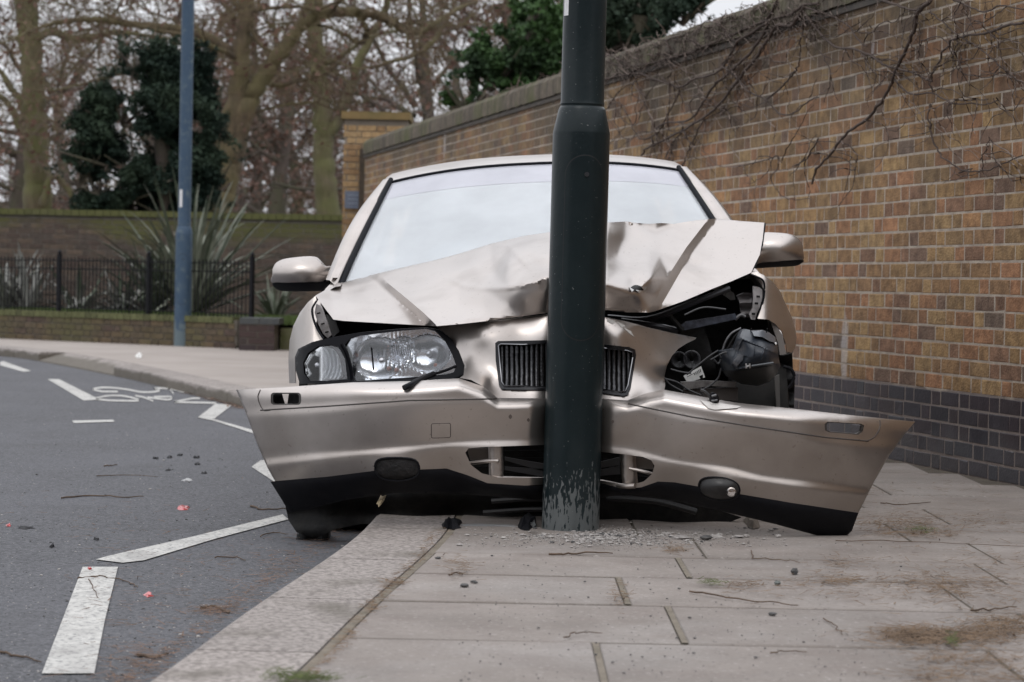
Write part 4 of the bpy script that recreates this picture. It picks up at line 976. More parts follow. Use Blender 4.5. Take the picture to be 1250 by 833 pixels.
# grass and weeds in the bed
r_ = np.random.default_rng(9); n = 9000
t = r_.uniform(0, 1, n); d = np.abs(r_.normal(0, .35, n)); base = la[None]*(1-t)[:, None]+(lb[None]+lu*1.0)*t[:, None]-ln_[None]*(.28+d)[:, None]
g = np.array([mnoise.noise(Vector((p[0]*1.3, p[1]*1.3, 0))) for p in base]); base = base[g > -.15]; n = len(base); h = r_.uniform(.03, .12, n)
A = np.concatenate([base, np.full((n, 1), bedz)], 1); d1 = r_.normal(0, .02, (n, 3)); V = np.stack([A-[.006,0,0], A+[.006,0,0], A+d1*np.array([1,1,0])+np.stack([0*h, 0*h, h], 1)+[.004,0,0], A+d1*np.array([1,1,0])+np.stack([0*h, 0*h, h], 1)], 1).reshape(-1, 3)
tag(mesh_obj('grass', V, np.arange(4*n).reshape(n, 4), mat('bed_grass', (.085,.13,.028), .85, c2=(.06,.085,.025), scale=2), None, False), 'bright green grass and weeds along the top of the low mossy wall', 'grass', kind='stuff')
# ================================================================== THE CRASHED CAR
TH = R(3.6); XC = .165; ZC = -.06
def Lc(x, y, z):
    x, y, z = np.broadcast_arrays(np.asarray(x, float), np.asarray(y, float), np.asarray(z, float))
    return np.stack([XC+x*math.cos(TH)-z*math.sin(TH), y, ZC+x*math.sin(TH)+z*math.cos(TH)], -1)
car = thing('crashed_car', 'champagne beige saloon car with crumpled bonnet and split bumper wrapped round the post', 'car', (XC, 10.6, ZC))
BX = [(288,8.66),(300,8.56),(330,8.44),(390,8.33),(460,8.27),(540,8.245),(610,8.265),(645,8.29),(663,8.34),(680,8.43),(697,8.455),(714,8.43),(732,8.35),(750,8.31),(790,8.275),(880,8.21),(960,8.19),(1030,8.25),(1080,8.36),(1117,8.54)]
bl = dict(top=[(288,476),(352,472.5),(430,467),(500,465.5),(560,462),(590,472),(607,486),(697,487)],
          gro=[(288,503),(318,501),(400,496),(500,489),(607,487),(697,487)],
          cre=[(300,564),(325,561),(400,553),(480,546),(520,542),(560,539),(697,536)],
          bot=[(330,588),(400,582),(440,577),(460,574.5),(500,574),(545,572),(570,580),(595,590),(640,593),(697,594)],
          vb=[(345,628),(375,622),(410,612),(460,604),(560,603),(697,614)])
brr = dict(top=[(697,487),(735,487),(766,489),(790,480),(811,476),(860,485),(900,492),(967,499),(1048,508),(1117,515)],
          gro=[(697,487),(735,488),(766,493),(844,509),(926,522),(1007,534),(1064,539),(1117,541)],
          cre=[(697,540),(760,546),(820,560),(885,570),(930,581),(1000,590),(1056,597),(1117,603)],
          bot=[(697,592),(734,590),(762,597),(783,595),(803,588),(824,589),(852,594),(901,603),(967,614),(1048,626)],
          vb=[(697,612),(760,602),(820,611),(893,627),(946,640),(1007,656),(1040,660)])
def bumperD(ln, side):
    def f(px, py):
        t = np.interp(px, *np.array(ln['top']).T); g = np.interp(px, *np.array(ln['gro']).T); c = cint(px, ln['cre']); b = cint(px, ln['bot']); v = cint(px, ln['vb'])
        led = cint(px, [(288,.1),(380,.45),(480,1),(600,.8),(690,.25),(740,.3),(800,1.2),(940,1.2),(1010,.5),(1117,.12)])
        dy = np.maximum(py-t, 0)
        V = led*cint(dy, [(0,.085),(3,.05),(7,.018),(12,.003),(17,0),(60,0)])
        wide = np.clip((g-t)/8, 0, 1)
        V = V-.007*.5*(1+np.tanh((py-g-3)/4.5))
        q_ = np.clip((py-g)/(c-g), 0, 1); V = V+.024*q_-.010*.5*(1+np.tanh((py-c-4)/5.5))+.016*np.clip((py-c-6)/np.maximum(b-c-6, 4), 0, 1)
        V = V+.09*np.clip((py-b-3)/np.maximum(v-b, 8), 0, 1)**1.6
        for fx, fy in ((485,574),(878,597)): V = V-.022*np.exp(-((px-fx)/34)**2-((py-fy)/17)**2)
        w = .004*np.sin(px/37.+1)*np.sin(py/21.)+.003*np.sin(px/61+py/33.)
        near = np.exp(-((px-697)/55)**2); w = w+near*.012*np.sin(py/15.+px/23.)
        return cint(px, BX)+V+w
    return f
DBL, DBR = bumperD(bl, 0), bumperD(brr, 1)
def line_up(tab, x0, x1): return [(x, y) for x, y in tab if x0 <= x <= x1]
slotL = rrect(330.5,479.5,367.5,494.5,4); slotR = [(1010,515),(1051,517.5),(1055,519.5),(1053,527),(1048,531),(1012,528),(1007,525.5),(1006.5,518)]
intL = [(568,553),(572,547.5),(590,546),(615,545),(660,543.5),(693,543),(693,583),(640,583.5),(608,583),(588,578),(575,568)]
intR = [(701,548),(735,552),(760,554.5),(785,558),(795,562),(799,569),(796,579),(786,588),(772,592),(755,590.5),(735,587),(701,584)]
fogL = ccr([(458,566),(466,560),(490,559),(507,562),(512,572),(508,582),(490,587),(468,585),(459,577)], 3); fogR = ccr([(854,588),(864,583),(885,584),(899,590),(903,599),(898,608),(880,611),(860,606),(854,598)], 3)
left_ol = bl['top']+[(697,590)]+bl['bot'][::-1][1:]+[(336,588),(327,572),(315,545),(303,512),(293,487)]
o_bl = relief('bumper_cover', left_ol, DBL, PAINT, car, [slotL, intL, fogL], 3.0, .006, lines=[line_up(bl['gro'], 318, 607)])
o_bl['label'] = 'left half of the torn beige bumper, sprung out over the kerb'
right_ol = brr['top']+[(1106,528),(1085,557),(1066,590),(1048,626)]+brr['bot'][::-1][1:]
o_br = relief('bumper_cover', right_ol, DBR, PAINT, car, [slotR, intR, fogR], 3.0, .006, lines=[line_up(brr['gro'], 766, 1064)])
o_br['label'] = 'right half of the torn beige bumper, its end dropped to the pavement'
shift = lambda D, d: (lambda px, py: D(px, py)+d)
relief('lower_valance', bl['bot'][0:1]+[(400,582.3),(440,577.3),(460,574.8),(500,574.3),(545,572.3),(570,580.3),(595,590.3),(640,593.3),(697,594.3),(697,614),(560,603),(480,602),(420,611),(380,621),(353,626),(345,612)], shift(DBL, .001), BLACKP, car, [fogL], 4, .008)
relief('lower_valance', [(x, y+.3) for x, y in brr['bot']]+[(1040,648),(1034,654),(1027,657),(1007,656.5),(946,640),(893,627),(820,611),(760,604),(697,612)], shift(DBR, .001), BLACKP, car, [fogR], 4, .008)
# inner lips of slots and lamps set in the bumper
def inset(name, poly, D, d, m, parent, thick=.01, step=4, grow=0.0):
    P = np.array(poly, float); c = P.mean(0); P = c+(P-c)*(1+grow); return relief(name, P, shift(D, d), m, parent, (), step, thick)
def ring(name, poly, D, m, parent, w=.88, d=-.002, th=.03, step=3):
    P = np.array(poly, float); c = P.mean(0); q = c+(P-c)*w; return relief(name, P, shift(D, d), m, parent, [q], step, th)
SEAL = mat('dark_gap_edge', (.05,.042,.038), .6)
ring('slot_lip', np.array(slotL)*1.0, DBL, mat('slot_plastic', (.05,.045,.042), .5), o_bl, .86, .003, .035)
ring('slot_lip', np.array(slotR)*1.0, DBR, mat('slot_plastic'), o_br, .88, .003, .035)
# recessed outline of the rub strip ends
for D, pts, par in ((DBL, [(318,476),(315,484),(317,493),(322,501),(330,501)], o_bl), (DBR, [(1074,513.5),(1074,522),(1068,533),(1058,538.3),(1048,537)], o_br)):
    P = cr(np.array(pts, float), 5); MB().tube(W(P[:, 0], P[:, 1], D(P[:, 0], P[:, 1])-.000), .0022, 5).build('strip_gap', SEAL, par)
for D, tab, x0, x1, par in ((DBL, bl['gro'], 318, 606, o_bl), (DBR, brr['gro'], 767, 1060, o_br)):
    xs = np.linspace(x0, x1, 90); ys_ = np.interp(xs, *np.array(tab).T); MB().tube(W(xs, ys_, D(xs, ys_)-.0002), .0026, 5).build('strip_gap', SEAL, par)
# tow-eye cap
P = np.array(rrect(526.5,517.5,550,535,2, -.03)); P = np.vstack([P, P[:1]])
MB().tube(W(P[:, 0], P[:, 1], DBL(P[:, 0], P[:, 1])-.0002), .0013, 4).build('tow_cap_gap', SEAL, o_bl)
relief('tow_cap', rrect(527.5,518.5,549,534,2, -.03), shift(DBL, -.0012), PAINT, o_bl, (), 4, .004)
# fog lamps
FOGG = mat('smoked_fog_glass', (.022,.021,.021), .3, spec=.3, c2=(.035,.034,.033), scale=30)
o = inset('fog_lamp', fogL, DBL, .006, mat('empty_fog_cover', (.022,.020,.020), .5, spec=.2, c2=(.012,.012,.012), scale=50, bump=.6, bscale=60), car, .02); o['label'] = 'smashed dark fog lamp in the left bumper half'
fogd = lambda px, py: DBR(px, py)+.004-.022*np.clip(1-((px-879)/26)**2-((py-597)/15)**2, 0, 1)
o = relief('fog_lamp', fogR, fogd, FOGG, car, (), 3, .02); o['label'] = 'smoked fog lamp with a bright glint in the right bumper half'
MB().lathe([(0,-.006),(.012,-.004),(.016,.004),(0,.006)], 16, W(893,601,8.175), 'y', caps=False).build('bulb_or_glint', mat('glint_chrome', (.9,.9,.9), .08, 1), o)  # chrome bead set in front of the lamp glass to make the glint
for s_, f_, D in (('L', fogL, DBL), ('R', fogR, DBR)):
    P = np.vstack([f_, f_[:1]]); MB().tube(W(P[:, 0], P[:, 1], D(P[:, 0], P[:, 1])+.001), .0035, 5).build('fog_bezel', BLACKP, car)
# intake: vertical fins, small blades, lower lip, mesh behind
def bar(name, pts, r, m, parent=car, n=8, flat=None):
    mb = MB(); P = W(*np.array(pts, float).T); P = cr(P, 5) if len(P) > 2 else P; mb.tube(P, r, n); return mb.build(name, m, parent)
relief('intake_fin', [(596,545),(614,544),(615,584),(597,582)], lambda px, py: 8.30+.0*px+((px-605)/12)**2*.02, PAINT, car, (), 4, .03)
relief('intake_fin', [(757,554),(776,556),(779,592),(760,591)], lambda px, py: 8.335+((px-768)/12)**2*.02, PAINT, car, (), 4, .03)
relief('intake_pocket', [(570,548),(597,547),(597,562),(574,562)], plane(8.37), mat('pocket_beige', (.20,.175,.155), .6), car, (), 5, .01)
relief('intake_pocket', [(776,557),(797,563),(798,573),(777,572)], plane(8.37), mat('pocket_beige'), car, (), 5, .01)
bar('intake_blade', [(571,566,8.33),(598,563,8.31),(609,563,8.30)], .007, PAINT)
bar('intake_blade', [(768,572,8.34),(782,575,8.33),(796,579,8.33)], .006, PAINT)
bar('lower_lip', [(594,584,8.29),(640,585.5,8.33),(668,586,8.38),(697,586,8.48)], .009, PAINT)
bar('lower_lip', [(697,586,8.48),(735,589,8.40),(758,593.5,8.32),(775,593.5,8.29)], .009, PAINT)
MESHM = mat('intake_mesh_plastic', (.06,.06,.063), .5)
for a, b in (((616,560),(668,572)), ((616,572),(668,578)), ((701,574),(757,563)), ((701,582),(757,574))):
    relief('intake_bar', [(a[0],a[1]-2),(b[0],b[1]-5),(b[0],b[1]+5),(a[0],a[1]+2)], plane(8.5), MESHM, car, (), 8, .012)
for k in range(4): bar('radiator_rail', [(560,552+k*9,8.66),(697,551+k*9,8.68),(800,556+k*9,8.66)], .004, DARK)
# ---- nose panel with the grille openings
noseT = tps([(533,399,8.78),(566,394.5,8.68),(600,391,8.585),(640,387,8.53),(668,384,8.50),(697,384,8.54),(738,387,8.50),(765,393,8.56),(790,400,8.66),(850,413,8.90),(825,428,8.74),(812,465,8.60),(822,478,8.50),(812,446,8.62),
    (552,415,8.68),(566,445,8.56),(566,458,8.49),(590,472,8.40),(575,430,8.58),(590,410,8.54),(600,440,8.505),(598,470,8.44),(605,416,8.515),(668,414,8.47),(668,476,8.42),(697,440,8.52),(697,480,8.5),(612,478,8.41),(640,480,8.40),(607,487,8.37),(668,487,8.40),
    (738,419,8.485),(777,426,8.535),(770,484,8.42),(738,480,8.43),(738,487,8.41),(766,489,8.40),(795,430,8.60),(790,460,8.52),(795,478,8.45),(630,402,8.50),(760,405,8.50)])
wr = lambda px, py: .006*np.sin(px/14.+py/22.)*np.exp(-((px-697)/60)**2)
def noseD(px, py): return noseT(px, py)+wr(px, py)-.008*np.exp(-((px-572)/9)**2)*np.clip((py-400)/20, 0, 1)
grL = [(604.5,419),(608,416.5),(640,416),(693,415),(693,476),(640,476),(613,475.5),(609,470),(605,440)]
grR = [(701,419),(735,420.5),(768,424),(775.5,427),(776.5,434),(770,474),(766,482),(761,483.5),(735,480),(701,477)]
relief('nose_panel', [(533,399),(566,395.3),(600,392),(640,387),(668,384),(697,384),(697,487),(668,486.8),(607,486.5),(598,479),(588,471),(575,464),(561,461.5),(566,458),(567,446),(560,428),(548,411)], noseD, PAINT, car, [grL], 3, .008)
cavR = [(848.5,414.5),(838,419.5),(828,426),(820,435),(814,447),(811,460),(812,471),(811,476)]
relief('nose_panel', [(697,384),(738,387),(765,392.5),(790,399.5),(820,406.5),(850,412.5)]+cavR+[(790,480.5),(766,489),(735,487.3),(697,487)], noseD, PAINT, car, [grR], 3, .008)
# ---- grilles
def grille(poly, x0, x1, top, bot, lab):
    P = np.array(poly, float); c = P.mean(0); Pi = P-(P-c)/np.linalg.norm(P-c, axis=1)[:, None]*5.0
    g = relief('grille', P, shift(noseD, -.006), mat('grille_frame', (.012,.012,.014), .3, .2, spec=.3), car, [Pi], 3, .03); g['label'] = lab
    ED = np.vstack([Pi, Pi[:1]]); MB().tube(W(ED[:, 0], ED[:, 1], noseD(ED[:, 0], ED[:, 1])-.009), .0022, 5).build('grille_trim', mat('worn_chrome', (.22,.22,.23), .3, 1), g)
    relief('grille_back', Pi, shift(noseD, .045), DARK, g, (), 8, .01)
    for x in np.arange(x0, x1, 6.2):
        a, b = top(x), bot(x)
        ys_ = np.array([a, (a+b)/2, b]); xs = np.array([x, x+.2, x+.6])
        relief('slat', [(x-1.9,a),(x+1.9,a),(x+2.5,b),(x-1.3,b)], lambda px, py, x=x: noseD(px, py)+.006+((px-x)/2.2)**2*.004, GRILLE, g, (), 2.0, .012)
grille(grL, 612, 692, lambda x: 420.5, lambda x: 471.5, 'left half of the ribbed grille')
grille(grR, 706, 770, lambda x: 424+(x-735)*.1, lambda x: 477+(x-735)*.02, 'right half of the ribbed grille')
# ---- bonnet
hood_ol = [(385,361),(393,356.5),(404,350.5),(420,345),(443,338.5),(461,334),(499,325),(530,318),(560,310),(600,297.5),(640,288),(668,284),(700,278),(741,272),(765,270.5),(778,272.5),(792,273.5),(806,272.5),(822,273.5),(850,269),(875,267),(905,270),(933,272),(931,292),(927.5,311),(922,322),(917,333),(893,343.5),(870,352.5),(835,367.5),(800,380),(793,381.7),(765,381.5),(738,379),(697,381),(668,382),(640,386),(600,391.5),(560,396),(533,398.3),(500,396.5),(455,394),(420,392),(407,390.3),(397,377)]
hoodT = facets([(385,361,9.18),(407,390,8.95),(404,350,9.4),(443,339,9.52),(461,334,9.50),(463,341,9.42),(430,370,9.12),(455,394,8.88),(500,396,8.80),(533,398,8.76),(500,365,9.08),(499,325,9.48),(560,310,9.42),(600,297,9.33),(640,288,9.22),(668,284,9.12),
  (545,335,9.16),(540,370,8.92),(560,395,8.70),(600,391,8.62),(640,387,8.56),(668,383,8.53),(668,360,8.49),(668,339,8.47),(640,347,8.50),(620,351,8.58),(620,372,8.585),(590,352,8.82),(590,375,8.73),(560,350,9.00),(560,372,8.86),
  (640,330,8.62),(620,325,8.76),(600,330,8.96),(580,325,9.08),(640,305,8.86),(623,302,9.02),(668,310,8.72),(600,310,9.16),(697,380,8.60),(697,340,8.56),(697,310,8.74),(697,282,9.05),
  (738,379,8.52),(738,362,8.49),(738,346,8.47),(755,350,8.50),(775,353,8.54),(795,340,8.68),(765,380,8.57),(793,381,8.64),(800,360,8.76),(738,320,8.62),(741,272,9.02),(765,272,9.20),(790,274,9.28),(820,275,9.38),(850,270,9.46),(875,267,9.50),(905,270,9.46),(933,272,9.38),
  (755,310,8.88),(765,325,8.78),(785,300,9.08),(805,310,9.06),(815,340,8.92),(835,310,9.16),(835,367,8.80),(870,352,8.92),(893,343,8.98),(917,333,9.05),(928,310,9.18),(850,330,9.04),(880,310,9.20),(900,290,9.32),(860,290,9.34)])
folds = [fold([(600,465),(535,400),(517,382),(497,365),(475,347),(461,334),(450,324)], .185, 9, 60), fold([(892,228),(864,268),(838,302),(820,330),(806,355),(789,384),(765,422)], .06, 10, 40, False),
         crease([(553,343),(566,349),(585,352),(610,352),(640,348),(668,340)], -.010, 3.0), crease([(623,301),(612,320),(600,345)], .04, 8, True), crease([(623,301),(640,318),(655,330)], -.03, 5, True), crease([(700,330),(650,322),(628,305)], .02, 6, True),
         crease([(772,274),(766,295),(752,322),(742,340)], .032, 16, True), crease([(800,290),(790,315),(786,340)], -.022, 8, True),
         crease([(778,273),(800,282),(824,276)], .03, 5, True), crease([(385,361),(420,353),(461,340)], -.012, 3), crease([(410,347),(430,350),(452,343)], .005, 3, True), crease([(836,318),(850,324),(862,318)], .02, 6, True)]
def dent(cx, cy, r, A): return lambda px, py: A*np.exp(-((px-cx)**2+(py-cy)**2)/r**2)
folds += [dent(775,345,9,.045), dent(640,322,16,.03), dent(755,285,10,-.012), dent(640,366,22,-.010), dent(706,300,18,.02)]
def hoodD(px, py):
    d = hoodT(px, py)
    for f in folds: d = d+f(px, py)
    w = np.exp(-((px-700)/110)**2); d = d+w*(.005*np.sin(px/13.)*np.sin(py/11.+px/40.)+.002*np.sin(px/7.+py/9.))+.003*np.sin(px/33.+py/17.)
    return np.maximum(d, np.where(abs(px-697) < 38, 8.45, 8.2))
hood = relief('bonnet', hood_ol, hoodD, PAINT, car, (), 2.6, .014, lines=[[(464,338),(475,347),(497,365),(517,382),(532,396.5)], [(555,344),(566,349),(585,352),(610,352),(640,348),(666,340.5)], [(862,271),(838,302),(820,330),(806,355),(791,379.5)]], ang=42)
relief('bonnet_edge', [(933,272),(935,273),(931.5,300),(923,325),(917,333.5),(922,322),(927.5,311),(931,292)], lambda px, py: hoodD(px, py)+.012, RUBBER, hood, (), 3, .05)
relief('torn_hole', ccr([(770,351),(776,348),(783,350),(787,353),(780,356),(773,355)], 3), shift(hoodD, -.004), DARK, hood, (), 2, .006)
for pts in ([(768,350),(774,354),(771,357)], [(783,351),(790,350),(787,355)], [(776,354),(780,358),(784,355)]):
    relief('torn_flap', pts, shift(hoodD, -.010), mat('bare_torn_steel', (.55,.54,.53), .35, .8), hood, (), 2, .004)
# scratched bare patches on the nose
for pts in ([(742,388),(752,393),(748,396),(741,392)], [(760,399),(770,404),(774,411),(768,407)], [(752,392),(764,398),(759,400)]): relief('paint_chip', pts, shift(noseD, -.0015), mat('bare_chip', (.5,.48,.45), .6), car, (), 3, .002)
for x, y, r in ((623,509,2.2),(645,513,1.8),(735,500,2.0),(748,515,1.6)):
    relief('paint_chip', ccr([(x-r,y),(x,y-r*1.4),(x+r,y),(x,y+r*1.3)], 3), shift(DBL if x < 697 else DBR, -.0012), mat('dark_chip', (.10,.08,.07), .7), car, (), 2, .002)
# ---- left headlamp
def lensD(px, py): return cint(px, [(358,8.90),(372,8.83),(395,8.765),(430,8.71),(480,8.65),(568,8.59)])+(466-py)*.0011
lamp_out = [(361,452),(360,436),(364,426),(378,419),(405,412),(440,406),(490,401.5),(522,400),(537,403),(550,413),(561,430),(567,447),(566,457),(558,461),(530,463),(430,468),(366,469)]
mainp = [(421,421),(427,414),(440,410),(490,404),(520,401.8),(531,404.5),(543,416),(552,433),(557,447),(554,454.5),(545,457),(500,461),(433,465.5),(429,450)]
indp = [(370,443),(376,431),(388,423),(402,421),(413,424),(421,438),(424,463),(400,465),(378,465),(371,456)]
bez = relief('headlamp', lamp_out, shift(lensD, .0), mat('lamp_bezel_black', (.004,.004,.006), .3, spec=.12), car, [mainp, indp], 3, .03)
bez['label'] = 'intact clear headlamp on the kerb side'
def bowlD(px, py):
    d = lensD(px, py)+.022-.03*np.clip((py-430)/30,-1,1)*-1
    for cx, cy, r, a in ((462,438,30,.045),(522,432,27,.042),(492,425,16,.02)):
        q = ((px-cx)**2+((py-cy)*1.15)**2)/r**2; d = d+a*np.clip(1-q, 0, 1)**.8
    d = d+.006*np.sin(px*1.3)*np.exp(-((px-488)/14)**2-((py-432)/14)**2)*2+.0035*np.sin(px/5.3+py/17)*np.exp(-((px-445)/14)**2)
    return d
grow = lambda p, g: [tuple(q) for q in (np.array(p).mean(0)+(np.array(p)-np.array(p).mean(0))*g)]
relief('reflector', grow(mainp, 1.0), bowlD, CHROME, bez, (), 1.8, .01, ang=30)
def ibowl(px, py):
    q = ((px-396)**2/24**2+(py-444)**2/22**2); return np.maximum(lensD(px, py)+.012, 8.82)+.03*np.clip(1-q, 0, 1)**.7+.014*np.sin(np.hypot(px-372, (py-444))*1.35)
relief('reflector', ccr([(378,446),(381,434),(391,426),(404,425),(413,434),(417,452),(417,462),(398,463),(384,462)], 3), ibowl, mat('indicator_reflector', (.85,.86,.88), .35, .25), bez, (), 1.6, .01, ang=25)
relief('indicator_cup', indp, shift(lensD, .03), mat('dark_red_black', (.022,.010,.012), .3), bez, [ccr([(378,446),(381,434),(391,426),(404,425),(413,434),(417,452),(417,462),(398,463),(384,462)], 3)], 3, .01)
AMB = mat('amber_reflection', (.30,.10,.06), .3); BULB = mat('bulb_glass', (.6,.6,.62), .1, .6)  # amber beads paint in the red-brown reflections inside the headlamp
for x, y, r, m in ((388,446,.014,BULB),(466,440,.013,BULB),(524,432,.013,BULB),(475,450,.010,AMB),(484,452,.010,AMB),(532,446,.010,AMB)):
    c = W(x, y, 8.71 if x > 420 else 8.83); MB().lathe([(0,-.018),(r*.7,-.014),(r,0),(r*.8,.012),(0,.014)], 12, c, 'y', caps=False).build('bulb_or_glint', m, bez)
bar('reflector_divider', [(453.5,424,8.69),(455,440,8.69),(456,452,8.69)], .003, BLACKP, bez)
bar('reflector_divider', [(417,420,8.72),(423,432,8.72),(428,450,8.72),(430,466,8.72)], .008, mat('lamp_bezel_black'), bez)
for k in range(9): bar('reflector_rib', [(478+k*2.7,421,8.70),(480+k*2.7,434,8.715)], .0011, DARK, bez)
relief('lens', mainp, shift(lensD, .004), LENS, bez, (), 6, .004); relief('lens', indp, shift(lensD, .004), LENS, bez, (), 6, .004)
bar('lamp_washer', [(493,474,8.24),(501,470,8.26),(514,463,8.36),(529,457,8.50)], .0105, BLACKP); bar('washer_arm', [(524,458.5,8.48),(545,452,8.54),(557,447,8.56)], .005, BLACKP)
bar('lamp_seal', [(430,467.5,8.66),(470,466.5,8.62),(520,464,8.57),(556,462,8.54)], .004, BLACKP)
# ---- left wing
wingLD = lambda px, py: 8.90+.30*np.clip((383-px)/30, 0, 1.1)**2+.10*np.clip((440-py)/80, 0, 1)
relief('front_wing', [(385,361.5),(376,369),(366,382),(358,398),(353.5,416),(352,440),(353,468),(361,468),(360,436),(364,426),(378,418.5),(394,414.5),(388,402),(383,388),(382,376),(386,366)], wingLD, PAINT, car, (), 3, .02)
bar('wing_flange', [(386,368,8.95),(381,378,8.94),(383,391,8.93),(388,403,8.92),(395,414,8.90)], .004, RUBBER)
relief('inner_wing', [(386,371),(392,374),(396,384),(401,396),(404.5,409),(400,413),(394,407),(388,395),(384,382)], plane(9.0), INNER, car, (), 3, .03)
relief('inner_wing', [(398,384),(410,393),(414,405),(406,412),(402,399)], plane(9.04), mat('inner_grey', (.10,.10,.10), .6), car, (), 4, .03)
for k, (x, y) in enumerate([(389,383),(394,396),(399,406)]): bar('bolt', [(x-2,y,8.992),(x+2,y-1,8.99)], .003, DARK)
# ---- right wing
z3 = lambda L_: [(860+x*120/833, 320+y*120/833) for x, y in L_]
wingRD = lambda px, py: 8.92+.26*np.clip((px-928)/40, 0, 1.1)**2+.14*np.clip((400-py)/70, 0, 1)
relief('front_wing', z3([(385,92),(430,80),(500,110),(580,170),(640,250),(690,360),(740,470),(768,560),(780,640),(770,720),(745,772),(700,792),(690,700),(655,590),(600,525),(540,488),(450,480),(480,400),(505,300),(510,210),(492,150),(400,108)]), wingRD, PAINT, car, (), 3, .02)
bar('wing_flange', [(*p, 8.98) for p in z3([(395,106),(490,150),(508,210),(503,300),(478,400),(446,476)])], .0035, RUBBER)
relief('wing_lip', z3([(560,500),(610,540),(660,620),(695,780),(640,790),(625,690),(590,590)]), plane(9.0), mat('lip_grey', (.22,.20,.185), .5, .3), car, (), 3, .02)
relief('inner_wing', z3([(412,205),(460,212),(490,235),(490,300),(470,380),(442,440),(430,492),(395,487),(380,445),(408,390),(415,300)]), plane(9.0), INNER, car, (), 3, .03)
relief('inner_wing', z3([(275,285),(330,262),(400,262),(400,440),(372,472),(315,470),(300,350)]), lambda px, py: 9.05+.02*np.sin(py/2.2), mat('inner_light', (.15,.14,.14), .5, c2=(.12,.11,.11), scale=30), car, (), 3, .03)
for x, y in ((455,292),(415,438),(440,350)): bar('bolt', [(*z3([(x-15,y)])[0],8.99),(*z3([(x+15,y+2)])[0],8.99)], .004, DARK)
0 and relief('wing_patch', z3([(445,478),(480,430),(495,408),(518,420),(535,478)]), shift(wingRD, -.004), mat('white_scuff', (.7,.7,.7), .4), car, (), 3, .003)
relief('strut_brace', z3([(60,170),(180,215),(250,265),(262,320),(225,325),(150,270),(70,230)]), plane(9.12), mat('brace_grey', (.16,.155,.15), .5, c2=(.07,.065,.06), scale=30), car, (), 4, .03)
# ---- dark depths: bulkhead, engine, radiator, liner
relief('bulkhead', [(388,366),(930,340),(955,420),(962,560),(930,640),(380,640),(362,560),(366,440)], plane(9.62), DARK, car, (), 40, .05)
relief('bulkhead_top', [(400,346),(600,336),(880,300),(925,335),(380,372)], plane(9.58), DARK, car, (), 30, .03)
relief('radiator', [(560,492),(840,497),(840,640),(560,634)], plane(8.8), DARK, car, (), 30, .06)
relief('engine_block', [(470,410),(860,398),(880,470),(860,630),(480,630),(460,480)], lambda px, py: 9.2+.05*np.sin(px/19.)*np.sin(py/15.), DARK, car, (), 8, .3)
for pts in ([(742,388,8.9),(790,390,8.88),(840,372,8.95),(890,352,9.0)], [(758,392,8.86),(800,398,8.86),(826,404,8.9)]): bar('bonnet_rail', pts, .012, mat('dull_black_steel', (.035,.035,.04), .3, .4))
z7 = lambda L_: [(740+x*260/1140, 330+y*260/1140) for x, y in L_]
def p7(L_, Y): return [(x, y, Y) for x, y in z7(L_)]
relief('cross_bar', z7([(395,300),(430,275),(690,232),(700,262),(420,322)]), plane(8.9), mat('cross_bar_paint', (.10,.115,.15), .25, .5, c2=(.03,.03,.035), scale=22), car, (), 3, .03)
bar('strut', p7([(340,245),(375,285),(410,325)], 8.88), .010, DARK); bar('strut', p7([(690,265),(720,240),(745,250)], 8.95), .006, METALD)
for cx, cy, r in ((390,480,38),(458,478,42)):
    for k in range(5):
        rr = r*(1-.15*k); P = [(cx+rr*math.cos(a), cy+rr*math.sin(a)*1.05) for a in np.linspace(0, 2*PI, 15)]; bar('ribbed_hose', p7(P, 8.92+.012*k), .0042, mat('hose_rubber', (.045,.045,.05), .4))
relief('bar_code_label', z7([(414,566),(508,514),(530,574),(434,602)]), plane(8.78, -.0005, 0, 850, 460), WHITEP, car, (), 5, .003)
for k in range(5): bar('printed_line', p7([(470+k*8,548-k*4.5),(474+k*8,562-k*4.5)], 8.774), .0012, DARK)
for k in range(3): bar('printed_line', p7([(432+k*9,572-k*5),(452+k*9,562-k*5)], 8.774), .0009, DARK)
relief('label_patch', z7([(498,568),(522,556),(528,574),(506,584)]), plane(8.776), DARK, car, (), 4, .002)
relief('crash_beam', z7([(400,600),(520,592),(700,598),(690,628),(560,620),(420,640)]), plane(8.72), mat('crash_beam_grey', (.28,.27,.26), .4, .5, c2=(.10,.09,.09), scale=25), car, (), 4, .05)
relief('beam_face', z7([(415,640),(705,628),(705,700),(560,690),(420,660)]), plane(8.74), mat('dull_brown_steel', (.07,.06,.055), .6), car, (), 8, .05)
WIRE = mat('black_wire', (.02,.02,.022), .4)
for pts in ([(310,580),(380,600),(440,640),(505,668)], [(615,525),(600,575),(560,615),(510,645),(520,670)], [(345,530),(400,545),(455,552)], [(575,475),(600,500),(615,470),(600,450)], [(430,560),(540,470),(600,430)], [(700,470),(640,440),(560,480)], [(420,240),(520,200),(640,210)], [(300,560),(340,610),(410,650)]): bar('wiring', p7(pts, 8.62), .0032, WIRE)
relief('connector', ccr(z7([(560,665),(575,655),(600,672),(605,700),(592,732),(570,735),(558,715),(556,690)]), 3), lambda px, py: 8.24+.02*((px-872.5)/6)**2, BLACKP, car, (), 2, .035)
bar('connector_clip', p7([(565,675),(590,668)], 8.225), .004, METALD); bar('connector_clip', p7([(563,700),(595,695)], 8.225), .003, METALD); bar('wiring', p7([(505,640),(530,650),(562,680)], 8.3), .004, WIRE)
relief('torn_ledge', z7([(505,697),(545,703),(725,728),(700,738),(580,747),(545,738)]), shift(DBR, -.006), mat('torn_ledge_pale', (.55,.52,.49), .4), car, (), 3, .006)
